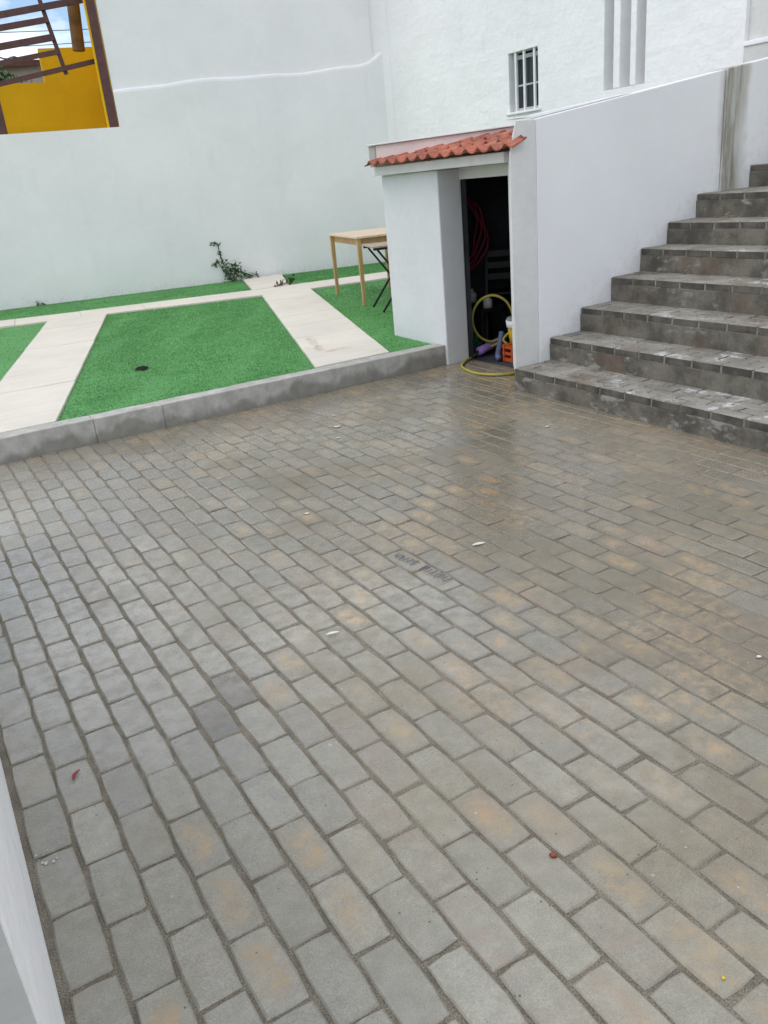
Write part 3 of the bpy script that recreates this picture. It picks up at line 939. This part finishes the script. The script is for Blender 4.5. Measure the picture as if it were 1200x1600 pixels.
# red hose coil hung on the inner wall
cl = empty('hose_coil', (4.32, 6.0, 1.05), 'dark red hose coil hanging inside the shed on the left', 'hose')
for k in range(4):
    cc = Vector((4.44 + .02 * k, 6.24 + .012 * k, 1.05 - .02 * k))
    loop = [cc + Vector((.02 * math.sin(5 * a + k), 0, 0)) + lat * ((.155 + .022 * k) * math.cos(a)) + Vector((0, 0, (.285 + .01 * k) * math.sin(a))) for a in np.linspace(0, 2 * math.pi, 40, endpoint=False)]
    obj('loop', tube(loop, 0.012, n=7, closed=True), M['red_hose'], cl, True)
obj('hook', bar((4.2005, 6.25, 1.335), (4.50, 6.25, 1.335), .014, .014), M['black'], cl)
# lilac foam roll, slate blue tube, green net, dark folding chair, pale bottles
a_, b_ = Vector((4.265, 5.80, 0.045)), Vector((4.62, 5.86, 0.10))
fr = empty('foam_roll', tuple(a_), 'lilac foam roll lying on the shed floor behind the hose', 'roll')
obj('roll', tube([a_ + (b_ - a_) * t for t in np.linspace(0, 1, 5)], 0.037, n=18), M['purple'], fr, True)
obj('core', tube([a_ - (b_ - a_) * .004, a_ + (b_ - a_) * .03], 0.011, n=10), M['black'], fr)
tag(obj('blue_tube', tube(spline([(4.26, 5.50, .03), (4.30, 5.56, .032), (4.36, 5.63, .05), (4.42, 5.68, .11), (4.46, 5.70, .2)], 6), .026, n=10), M['slate_blue'], smooth=True), 'bent slate blue tube on the shed floor beside the orange crate', 'tube')
bm = bmesh.new()
for k in range(22):
    p0 = Vector((4.33 + random.uniform(-.05, .10), 6.03 + random.uniform(-.07, .07), .004))
    tube([p0, p0 + Vector((random.uniform(-.05, .05), random.uniform(-.05, .05), random.uniform(.08, .2))), p0 + Vector((random.uniform(-.07, .07), random.uniform(-.07, .07), random.uniform(.02, .1)))], .006, bm, 5)
tag(obj('net', bm, M['green']), 'tangled green plastic net low inside the shed doorway', 'net')
fc = empty('folding_chair', (4.75, 5.95, 0), 'dark folding chair leaning in the back of the shed', 'chair')
for s in (0, .36):
    o_ = lat * s
    obj('leg', bar(Vector((4.66, 6.18, -.004)) + o_, Vector((4.80, 6.32, .86)) + o_, .022, .022), M['black'], fc)
    obj('leg', bar(Vector((4.86, 6.36, -.004)) + o_, Vector((4.66, 6.16, .47)) + o_, .022, .022), M['black'], fc)
for z, f in ((.60, .70), (.70, .81), (.80, .93)):
    q = Vector((4.66, 6.18, 0)).lerp(Vector((4.80, 6.32, 0)), f)
    obj('back_slat', bar(q + Vector((0, 0, z)), q + lat * .36 + Vector((0, 0, z)), .012, .055), M['black'], fc)
obj('seat', obox(Vector((4.67, 6.17, .45)), lat * .36, Vector((.22, .22, 0)), (0, 0, .02)), M['black'], fc)
for (x, y, z, r, h) in ((4.40, 6.04, .44, .045, .10), (4.44, 5.86, .40, .042, .09)):
    pb = empty('plastic_bottle', (x, y, z - .40), None, 'bottle')
    tag(pb, 'pale plastic bottle on a shelf in the dark shed, ' + ('close to the left jamb' if y > 6 else 'right above the yellow hose loop'), 'bottle', 'bottles on the shed shelf')
    obj('bottle_body', lathe((x, y, z), [(0, 0), (r, 0), (r, h * .7), (r * .4, h), (r * .4, h + .02), (0, h + .02)], 16), M['pale'], pb, True)
    obj('cap', lathe((x, y, z), [(r * .45, h + .018), (r * .45, h + .045), (0, h + .046)], 12), M['black'], pb)
sh = empty('shelf', (4.5, 6.1, 0), 'low dark shelf against the left inner wall of the shed', 'shelf')
obj('board', box((4.33, 5.80, .372), (4.62, 6.43, .3995)), M['black'], sh)
for x, y in ((4.34, 5.82), (4.59, 5.82), (4.34, 6.405), (4.59, 6.405)):
    obj('leg', box((x, y, -.006), (x + .02, y + .02, .3718)), M['black'], sh)

# ------------------------------------------------------------------ back wall
WA = Vector((1.22, 12.933, 0)); WD = Vector((math.cos(math.radians(-8.9)), math.sin(math.radians(-8.9)), 0)); WN = Vector((-WD.y, WD.x, 0))
def BWp(t, d, z): 
    q = WA + WD * t + WN * d; return Vector((q.x, q.y, z))
def wbox(t0, t1, d0, d1, z0, z1, bm=None): return obox(BWp(t0, d0, z0), WD * (t1 - t0), WN * (d1 - d0), (0, 0, z1 - z0), bm)
bwall = empty('garden_wall', tuple(BWp(3, 0, 0)), 'tall white rendered wall along the back of the garden', 'wall')
obj('low_wall', wbox(-7.5, 2.1139, 0, 0.22, 0.0, 2.527), M['white'], bwall)
# thick lower render with a rounded lip that climbs a little to the right
prof = []
nT = 46
bm = bmesh.new()
ringsv = []
for i in range(nT + 1):
    t = 2.114 + (6.22 - 2.114) * i / nT
    zl = 3.005 + 0.04 * (t - 2.114) + 0.018 * math.sin(t * 2.3) + 0.008 * math.sin(t * 6.1)
    e = max(0, (t - 5.75) / .40); zl += 0.16 * e * e
    sec = [(0.10, 0.0), (0.0, 0.0), (0.0, zl - .05), (.006, zl - .022), (.022, zl - .006), (.05, zl + .004), (.10, zl + .008)]
    ringsv.append([bm.verts.new(BWp(t, d, z)) for d, z in sec])
for A_, B_ in zip(ringsv, ringsv[1:]):
    for k in range(len(A_) - 1): bm.faces.new((A_[k], A_[k + 1], B_[k + 1], B_[k]))
bm.faces.new(ringsv[0]); bm.faces.new(ringsv[-1][::-1])
obj('lower_render', bm, M['white'], bwall)
obj('upper_wall', wbox(2.1145, 6.45, .0505, .27, 0.0, 5.4), M['white'], bwall, bevel=0.008)

# ------------------------------------------------------------------ house on the right
house = empty('white_house', (7.35, 8.5, 1.6), 'white rough-plastered house above the terrace with barred window', 'house')
HX, HT = 7.35, 0.24
Z0, Z1 = 0.0, 5.4
gro = [(6.826, 6.960), (7.040, 7.188), (7.282, 7.418)]
wy0, wy1, wz0, wz1 = 8.504, 9.058, 2.170, 2.837
WC = Vector((HX + .12, 8.781, wz0))
def hw(name, y0, y1, z0, z1, x0=HX, x1=HX + HT, m='white_rough', bev=0.0):
    return obj(name, box((x0, y0, z0), (x1, y1, z1)), M[m], house, bevel=bev)
hw('wall', 5.634, gro[0][0], 2.220, Z1)
hw('wall', 5.634, wy0, Z0, 2.2195)
hw('fin', gro[0][1], gro[1][0], 2.220, Z1, bev=.012)
hw('fin', gro[1][1], gro[2][0], 2.220, Z1, bev=.012)
hw('wall', gro[2][1], wy0 - .0005, 2.220, Z1)
hw('slot_back', gro[0][0] - .01, gro[2][1] + .01, 2.10, Z1 - .01, HX + HT + .001, HX + HT + .1)
hw('wall', wy1, 12.3, Z0, Z1)
hw('wall', wy0, wy1 - .0005, wz1, Z1)
hw('wall', wy0 + .0005, wy1 - .0005, Z0, wz0)
win = empty('window', tuple(WC)); win.parent = house; win.location = WC - house.location
def wpart(name, lo, hi, m):
    bm = box(lo, hi); bmesh.ops.translate(bm, verts=bm.verts[:], vec=-WC)
    me = bpy.data.meshes.new(name); bm.to_mesh(me); bm.free()
    return link(name, me, win, M[m])
fx0, fx1 = HX + .115, HX + .145
wpart('frame', (fx0, wy0 + .001, wz1 - .075), (fx1, wy1 - .001, wz1 - .03), 'alu')
wpart('frame', (fx0, wy0 + .001, wz0 + .001), (fx1, wy1 - .001, wz0 + .04), 'alu')
wpart('frame', (fx0, wy0 + .001, wz0 + .0405), (fx1, wy0 + .035, wz1 - .0755), 'alu')
wpart('frame', (fx0, wy1 - .035, wz0 + .0405), (fx1, wy1 - .001, wz1 - .0755), 'alu')
wpart('pane', (fx0 + .012, wy0 + .0355, wz0 + .041), (fx0 + .018, 8.7795, wz1 - .076), 'glass')
wpart('pane', (fx0 + .012, 8.7800, wz0 + .041), (fx0 + .018, wy1 - .0355, wz1 - .076), 'glass')
wpart('rail', (fx0 + .004, wy0 + .0355, 2.458), (fx0 + .0115, wy1 - .036, 2.478), 'alu')
wpart('curtain', (fx1 + .03, wy0 - .02, wz0), (fx1 + .04, wy1 + .02, wz1), 'dark_cloth')
for yy in (8.578, 8.768, 8.928):
    wpart('bar', (HX + .012, yy, wz0 + .0005), (HX + .034, yy + .028, wz1 - .0005), 'white_metal')
hw('sill', wy0 - .05, wy1 + .05, wz0 - .03, wz0 - .001, HX - .035, HX - .0005, bev=.006)
# rounded inner corner where house and back wall meet
yc_ = wall_y(HX)
rf = .20
arc = [(HX - rf + rf * math.sin(a), yc_ + .086 - rf + rf * math.cos(a)) for a in np.linspace(.16, math.pi / 2, 12)]
bm = bmesh.new()
bot = [bm.verts.new((x - .002, y - .012, 0.1)) for x, y in arc]; tp = [bm.verts.new((x - .002, y - .012, Z1)) for x, y in arc]
for i in range(11): bm.faces.new((bot[i], bot[i + 1], tp[i + 1], tp[i]))
obj('corner_fillet', bm, M['white'], house, smooth=True)
# set-back return and ledge at the right end
M['annex'] = plaster('stained_plaster', (0.66, 0.66, 0.63), 0.9, 0.14, 0.9, 0.5)
hw('annex_wall', 2.5, 5.6335, Z0, Z1, HX + .05, HX + .3, 'annex')
hw('annex_ledge', 2.5, 5.6335, 2.367, 2.41, HX - .02, HX + .0495, 'white_rough', .008)
hw('annex_plinth', 2.5, 5.6330, Z0, 2.3665, HX - .004, HX + .0494, 'annex', .006)

# ------------------------------------------------------------------ beyond the back wall
post = empty('steel_post', tuple(BWp(2.05, .1, 2.5)), 'brown steel post at the right edge of the wall opening', 'post')
obj('post', wbox(1.985, 2.10, .035, .15, 2.528, 5.4), M['brown_steel'], post, bevel=.004)
obj('trim', wbox(1.962, 1.984, .05, .14, 2.528, 5.4), M['yellow'], post)
obj('edge_trim', wbox(2.1005, 2.1125, .06, .12, 2.528, 5.4), M['yellow'], post)
tag(obj('steel_stub', wbox(.50, .655, .05, .15, 2.528, 3.0), M['brown_steel'], bevel=.004), 'short thick brown steel stub on the low wall top left of the opening', 'post')
rl = empty('steel_railing', tuple(BWp(.8, .5, 2.5)), 'brown steel railing with five rails against the sky', 'railing')
for (t0, z0, t1, z1, w) in ((-.6, 3.78, 2.0, 4.16, .075), (-.6, 3.65, 1.50, 3.935, .07), (-.6, 3.44, 1.52, 3.723, .08), (-.6, 3.24, 1.54, 3.545, .06), (-.6, 2.96, 2.0, 3.413, .06)):
    obj('rail', bar(BWp(t0, .5, z0), BWp(t1, .5, z1), .05, w), M['brown_steel'], rl)
obj('upright', bar(BWp(1.38, .545, 4.55), BWp(1.585, .545, 3.27), .04, .055), M['brown_steel'], rl)
obj('upright', bar(BWp(-.35, .545, 4.3), BWp(-.2, .545, 2.5), .04, .055), M['brown_steel'], rl)
tag(obj('roof_log', tube([BWp(1.92, .85, 5.0), BWp(1.89, .85, 4.2), BWp(1.84, .85, 3.60)], .085, n=14), M['log'], smooth=False), 'thick brown round log hanging beside the steel post', 'log')
yh = empty('yellow_house', tuple(BWp(1.2, 2.6, 0)), 'yellow painted wall of the neighbouring house beyond the garden wall', 'house')
obj('wall', wbox(-6, 1.355, 2.5, 2.75, 0, 3.43), M['yellow'], yh)
obj('wall', wbox(1.356, 2.40, 2.5, 2.75, 0, 3.90), M['yellow'], yh)
obj('return_wall', wbox(2.20, 2.40, .28, 2.499, 0, 5.4), M['yellow'], yh)
obj('string_course', wbox(-6, 2.19, 2.488, 2.4995, 2.62, 2.628), M['log'], yh)
gh = empty('grey_outhouse', tuple(BWp(.5, 6, 0)), 'grey outhouse with blue corrugated roof behind the yellow wall', 'outhouse')
obj('wall', wbox(-4, 1.50, 6, 8, 0, 4.20), M['far_grey'], gh)
bm = bmesh.new()
nn = 90
va, vb = [], []
for i in range(nn + 1):
    t = -4.2 + (1.62 + 4.2) * i / nn
    zz = 4.27 + .018 * math.sin(i * math.pi / 2 + .4) + .02 * (t / 3)
    va.append(bm.verts.new(BWp(t, 5.75, zz))); vb.append(bm.verts.new(BWp(t, 8.2, zz + .35)))
for i in range(nn): bm.faces.new((va[i], va[i + 1], vb[i + 1], vb[i]))
ro = obj('roof', bm, M['corr'], gh)
sm = ro.modifiers.new('thick', 'SOLIDIFY'); sm.thickness = .02
obj('fascia', wbox(-4.1, 1.58, 5.80, 5.85, 4.13, 4.225), M['brown_steel'], gh)
for k, (z0, z1) in enumerate(((4.33, 4.40), (4.20, 4.42))):
    tag(obj('overhead_wire', tube([BWp(-3 + 9 * u, 4 + k, z0 + (z1 - z0) * u - .25 * math.sin(math.pi * u) * .3 + .1) for u in np.linspace(0, 1, 14)], .006, n=5), M['black']),
        ('thin dark overhead wire crossing behind the steel railing, lower one' if k == 0 else 'thin dark overhead wire crossing behind the railing, upper one'), 'wire')

def leafy(name, parent, m, centres, n, size, spread):
    bm = bmesh.new()
    for _ in range(n):
        c = Vector(random.choice(centres))
        p = c + Vector((random.gauss(0, spread), random.gauss(0, spread), random.gauss(0, spread)))
        d = Vector((random.gauss(0, 1), random.gauss(0, 1), random.gauss(0, .7))).normalized()
        s = d.cross(Vector((random.gauss(0, 1), random.gauss(0, 1), random.gauss(0, 1)))).normalized()
        q = d.cross(s)
        l = size * random.uniform(.6, 1.3); w = l * .42
        v = [bm.verts.new(p), bm.verts.new(p + d * l * .45 + s * w - q * l * .05), bm.verts.new(p + d * l), bm.verts.new(p + d * l * .45 - s * w - q * l * .05), bm.verts.new(p + d * l * .5 + q * l * .08)]
        for a, b in ((0, 1), (1, 2), (2, 3), (3, 0)): bm.faces.new((v[a], v[b], v[4]))
    return obj(name, bm, m, parent)
sb = empty('far_shrub', tuple(BWp(.6, 4.6, 0)), 'small green shrub in front of the grey outhouse', 'shrub')
obj('stem', tube([BWp(.6, 4.6, 0), BWp(.62, 4.6, 2.0), BWp(.66, 4.6, 3.8)], .03, n=7), M['stem'], sb)
leafy('foliage', sb, M['leaf'], [tuple(BWp(.45 + .1 * i, 4.6 + .1 * (i % 3), 3.55 + .09 * (i % 4))) for i in range(6)], 420, .075, .11)

# ------------------------------------------------------------------ creeper, weeds
cr2 = empty('creeper', tuple(BWp(3.25, -.05, .27)), 'green leafy creeper climbing the white back wall', 'plant')
st = [[(3.36, -.03, .27), (3.30, -.02, .42), (3.25, -.02, .56), (3.22, -.015, .70), (3.21, -.015, .84), (3.14, -.015, .865)],
      [(3.36, -.03, .27), (3.24, -.03, .45), (3.16, -.02, .60), (3.12, -.02, .52)],
      [(3.38, -.05, .27), (3.45, -.08, .40), (3.58, -.10, .37), (3.68, -.10, .32)],
      [(3.36, -.05, .27), (3.40, -.05, .42), (3.44, -.05, .54)], [(3.21, -.015, .80), (3.26, -.02, .865)]]
for s_ in st:
    obj('stem', tube(spline([BWp(*p) for p in s_], 5), .0065, n=6), M['stem'], cr2, True)
cen = [tuple(BWp(t, d, z)) for t, d, z in ((3.30, -.05, .33), (3.38, -.07, .36), (3.44, -.07, .44), (3.36, -.05, .47), (3.50, -.09, .36), (3.58, -.10, .33), (3.28, -.04, .42), (3.42, -.07, .52), (3.26, -.03, .54))]
leafy('leaves', cr2, M['leaf'], cen, 210, .046, .032)
cen2 = [tuple(BWp(t, d, z)) for t, d, z in ((3.24, -.02, .62), (3.21, -.02, .70), (3.13, -.02, .55), (3.20, -.02, .85), (3.14, -.02, .86), (3.66, -.10, .34), (3.72, -.1, .34), (3.17, -.02, .60))]
leafy('leaves', cr2, M['leaf'], cen2, 90, .040, .014)
wd = empty('weed', tuple(BWp(.52, -.04, .285)), 'tiny green weed at the foot of the back wall', 'weed')
leafy('leaves', wd, M['leaf'], [tuple(BWp(.52, -.04, .32)), tuple(BWp(.58, -.04, .305))], 26, .035, .02)
wl = empty('leaf_litter', (4.84, 10.95, GZ(0, 10.95) + TOP), 'withered plant and dry leaves lying on the garden path crossing', 'leaf litter')
leafy('dry_leaves', wl, M['dead'], [(4.84 + .05 * i, 10.97 + .015 * i, GZ(0, 11) + TOP + .02) for i in range(-5, 2)], 55, .040, .014)
leafy('green_leaves', wl, M['leaf'], [(4.92, 11.0, GZ(0, 11) + TOP + .06), (4.86, 11.02, GZ(0, 11) + TOP + .05)], 26, .05, .025)

# ------------------------------------------------------------------ pine table
TU = Vector((.214, .977, 0)); TV = Vector((.977, -.214, 0))
T0 = Vector((4.545, 8.335, 0))
tb = empty('pine_table', tuple(T0 + TU * .6 + TV * .4 + Vector((0, 0, GZ(0, 8.9)))), 'pine table with slender square legs standing on the turf', 'table')
zt = 0.962
LT, WT = 1.24, 0.78
nb = 6
for k in range(nb):
    w = WT / nb
    obj('board', obox(T0 + TV * (k * w + .0008) + Vector((0, 0, zt - .022)), TU * LT, TV * (w - .0016), (0, 0, .022)), M['pine_top'], tb, bevel=.002, seg=1)
for (a, b, c_, d_) in ((.055, .055, LT - .11, .02), (.055, WT - .075, LT - .11, .02)):
    obj('apron', obox(T0 + TU * a + TV * b + Vector((0, 0, zt - .102)), TU * c_, TV * d_, (0, 0, .0795)), M['pine'], tb)
for (a, b, c_, d_) in ((.05, .0755, .02, WT - .151), (LT - .07, .0755, .02, WT - .151)):
    obj('apron', obox(T0 + TU * a + TV * b + Vector((0, 0, zt - .102)), TU * c_, TV * d_, (0, 0, .0795)), M['pine'], tb)
for a in (.02, LT - .07):
    for b in (.012, WT - .062):
        p = T0 + TU * a + TV * b
        g = GZ(p.x, p.y)
        bm = bmesh.new()
        v = []
        for z, s_ in ((g + .001, .036), (zt - .0225, .05)):
            o_ = p + (TU + TV) * (.05 - s_) / 2
            v.append([bm.verts.new((o_ + TU * i * s_ + TV * j * s_) + Vector((0, 0, z))) for i, j in ((0, 0), (1, 0), (1, 1), (0, 1))])
        bm.faces.new(v[0][::-1]); bm.faces.new(v[1])
        for i in range(4): bm.faces.new((v[0][i], v[0][(i + 1) % 4], v[1][(i + 1) % 4], v[1][i]))
        obj('leg', bm, M['pine'], tb, bevel=.003, seg=1)

# folding slatted table next to it
FU = Vector((.286, .958, 0)); FV = Vector((.958, -.286, 0))
F0 = Vector((4.475, 7.76, 0))
g = GZ(0, 8.0)
ft = empty('folding_table', tuple(F0 + FV * .3 + FU * .25 + Vector((0, 0, g))), 'small folding slatted table with black crossed legs beside the pine table', 'table')
zf = 0.885
for k in range(6):
    obj('slat', obox(F0 + FV * (-.06 + k * .1) + FU * (-.03) + Vector((0, 0, zf - .018)), FU * .55, FV * .086, (0, 0, .018)), M['slat'], ft, bevel=.002, seg=1)
for s_ in (0.0, .47):
    b0 = F0 + FU * s_
    obj('top_rail', bar(b0 + FV * -.05 + Vector((0, 0, zf - .031)), b0 + FV * .53 + Vector((0, 0, zf - .031)), .02, .025), M['black'], ft)
    ins = .022 if s_ == 0 else -.022
    obj('leg', bar(b0 + Vector((0, 0, g + .002)), b0 + FV * .48 + Vector((0, 0, zf - .044)), .02, .02), M['black'], ft)
    obj('leg', bar(b0 + FU * ins + FV * .48 + Vector((0, 0, g + .002)), b0 + FU * ins + Vector((0, 0, zf - .044)), .02, .02), M['black'], ft)
obj('cross_bar', tube([F0 + FV * .24 + Vector((0, 0, (g + zf) / 2 - .02)), F0 + FV * .24 + FU * .47 + Vector((0, 0, (g + zf) / 2 - .02))], .007, n=8), M['black'], ft)

# ------------------------------------------------------------------ litter and marks on the bricks
def blob(name, x, y, r, h, m, label, cat, group=None, asp=1.0, rot=0.0, z=0.003):
    bm = bmesh.new()
    n = 11
    ca_, sa_ = math.cos(rot), math.sin(rot)
    out, inn = [], []
    for k in range(n):
        a = 2 * math.pi * k / n
        rr = r * random.uniform(.75, 1.15)
        dx, dy = rr * asp * math.cos(a), rr * math.sin(a)
        out.append(bm.verts.new((x + dx * ca_ - dy * sa_, y + dx * sa_ + dy * ca_, z)))
        inn.append(bm.verts.new((x + .55 * (dx * ca_ - dy * sa_), y + .55 * (dx * sa_ + dy * ca_), z + h)))
    bm.faces.new(inn); bm.faces.new(out[::-1])
    for i in range(n): bm.faces.new((out[i], out[(i + 1) % n], inn[(i + 1) % n], inn[i]))
    return tag(obj(name, bm, M[m], smooth=True), label, cat, group)
def leafblade(name, x, y, ln, wd_, rot, curl, m, label, cat):
    bm = bmesh.new()
    Lr, Rr = [], []
    d = Vector((math.cos(rot), math.sin(rot), 0)); s_ = Vector((-d.y, d.x, 0))
    for i in range(9):
        t = i / 8
        w = wd_ * math.sin(math.pi * min(.98, t * .95 + .03)) ** .8
        c = Vector((x, y, .004)) + d * (t - .5) * ln + s_ * curl * math.sin(math.pi * t)
        Lr.append(bm.verts.new(c + s_ * w + Vector((0, 0, .004)))); Rr.append(bm.verts.new(c - s_ * w + Vector((0, 0, .002))))
    for i in range(8): bm.faces.new((Lr[i], Lr[i + 1], Rr[i + 1], Rr[i]))
    o = obj(name, bm, M[m]); md = o.modifiers.new('thick', 'SOLIDIFY'); md.thickness = .0012
    return tag(o, label, cat)
leafblade('fallen_leaf', .056, 2.151, .045, .0055, .95, .006, 'redleaf', 'narrow dark red leaf on a brick near the boundary wall', 'leaf')
leafblade('fallen_petal', 1.018, 2.38, .05, .006, -.25, .004, 'petal', 'slender white petal on a tan-stained brick', 'petal')
leafblade('fallen_petal', 1.884, 2.644, .06, .009, -.25, .004, 'petal', 'white petal on a grey brick beyond the blue ink marks', 'petal')
blob('fallen_leaf', .961, 1.13, .010, .006, 'brownleaf', 'small round rust brown leaf lying in a brick joint', 'leaf')
blob('fallen_petal', 1.017, .699, .0045, .003, 'yellow_petal', 'tiny bright yellow petal on a grey brick', 'petal')
for (x, y, r, lab) in ((2.432, 5.068, .022, 'white plaster chip near the kerb, smaller of three'), (2.317, 4.802, .036, 'largest of three white plaster chips near the kerb'), (2.20, 4.56, .022, 'white plaster chip farthest from the kerb of three'), (1.466, 3.518, .020, 'white plaster chip alone in the middle of the paving'), (3.265, 3.761, .022, 'white plaster chip in front of the first step'), (2.039, 1.367, .012, 'white pebble on the stained bricks away from the stairs'), (2.14, 1.20, .010, 'white pebble beside another white pebble on stained bricks')):
    blob('plaster_chip', x, y, r * .62, .003, 'chip', lab, 'plaster chip', 'white plaster chips on the bricks', asp=1.35, rot=-.3)
sp_ = empty('paint_spatter', (-.083, 1.853, .002), 'spatter of white paint on a brick along the boundary wall', 'paint')
for k in range(9):
    x, y = -.083 + random.gauss(0, .014), 1.853 + random.gauss(0, .028)
    d_ = random.uniform(.0015, .005)
    bm = bmesh.new()
    bmesh.ops.create_icosphere(bm, subdivisions=1, radius=1, matrix=Matrix.Translation((x, y, .003)) @ Matrix.Diagonal((d_, d_ * 1.5, .0012, 1)))
    obj('drop', bm, M['chip'], sp_)
# blue ink strokes stamped across two bricks
mk = empty('ink_mark', (1.57, 2.62, .003), 'row of faded blue ink strokes stamped across two bricks', 'ink mark')
a_, b_ = Vector((1.553, 2.80, .0042)), Vector((1.590, 2.46, .0042))
ax = (b_ - a_).normalized(); sx_ = Vector((-ax.y, ax.x, 0))
for k in range(16):
    p = a_.lerp(b_, k / 15.0) + ax * random.uniform(-.004, .004)
    if k in (6, 7): continue
    l = random.uniform(.018, .034)
    q0 = p - sx_ * l * random.uniform(.7, 1) + ax * random.uniform(-.006, .006); q1 = p + sx_ * l * random.uniform(.5, 1) + ax * random.uniform(-.006, .006)
    obj('stroke', bar(q0, q1, .0035, .0012), M['ink'], mk)
    if random.random() < .5:
        obj('stroke', bar(q1, q1 + ax * .015 - sx_ * .006, .003, .0012), M['ink'], mk)
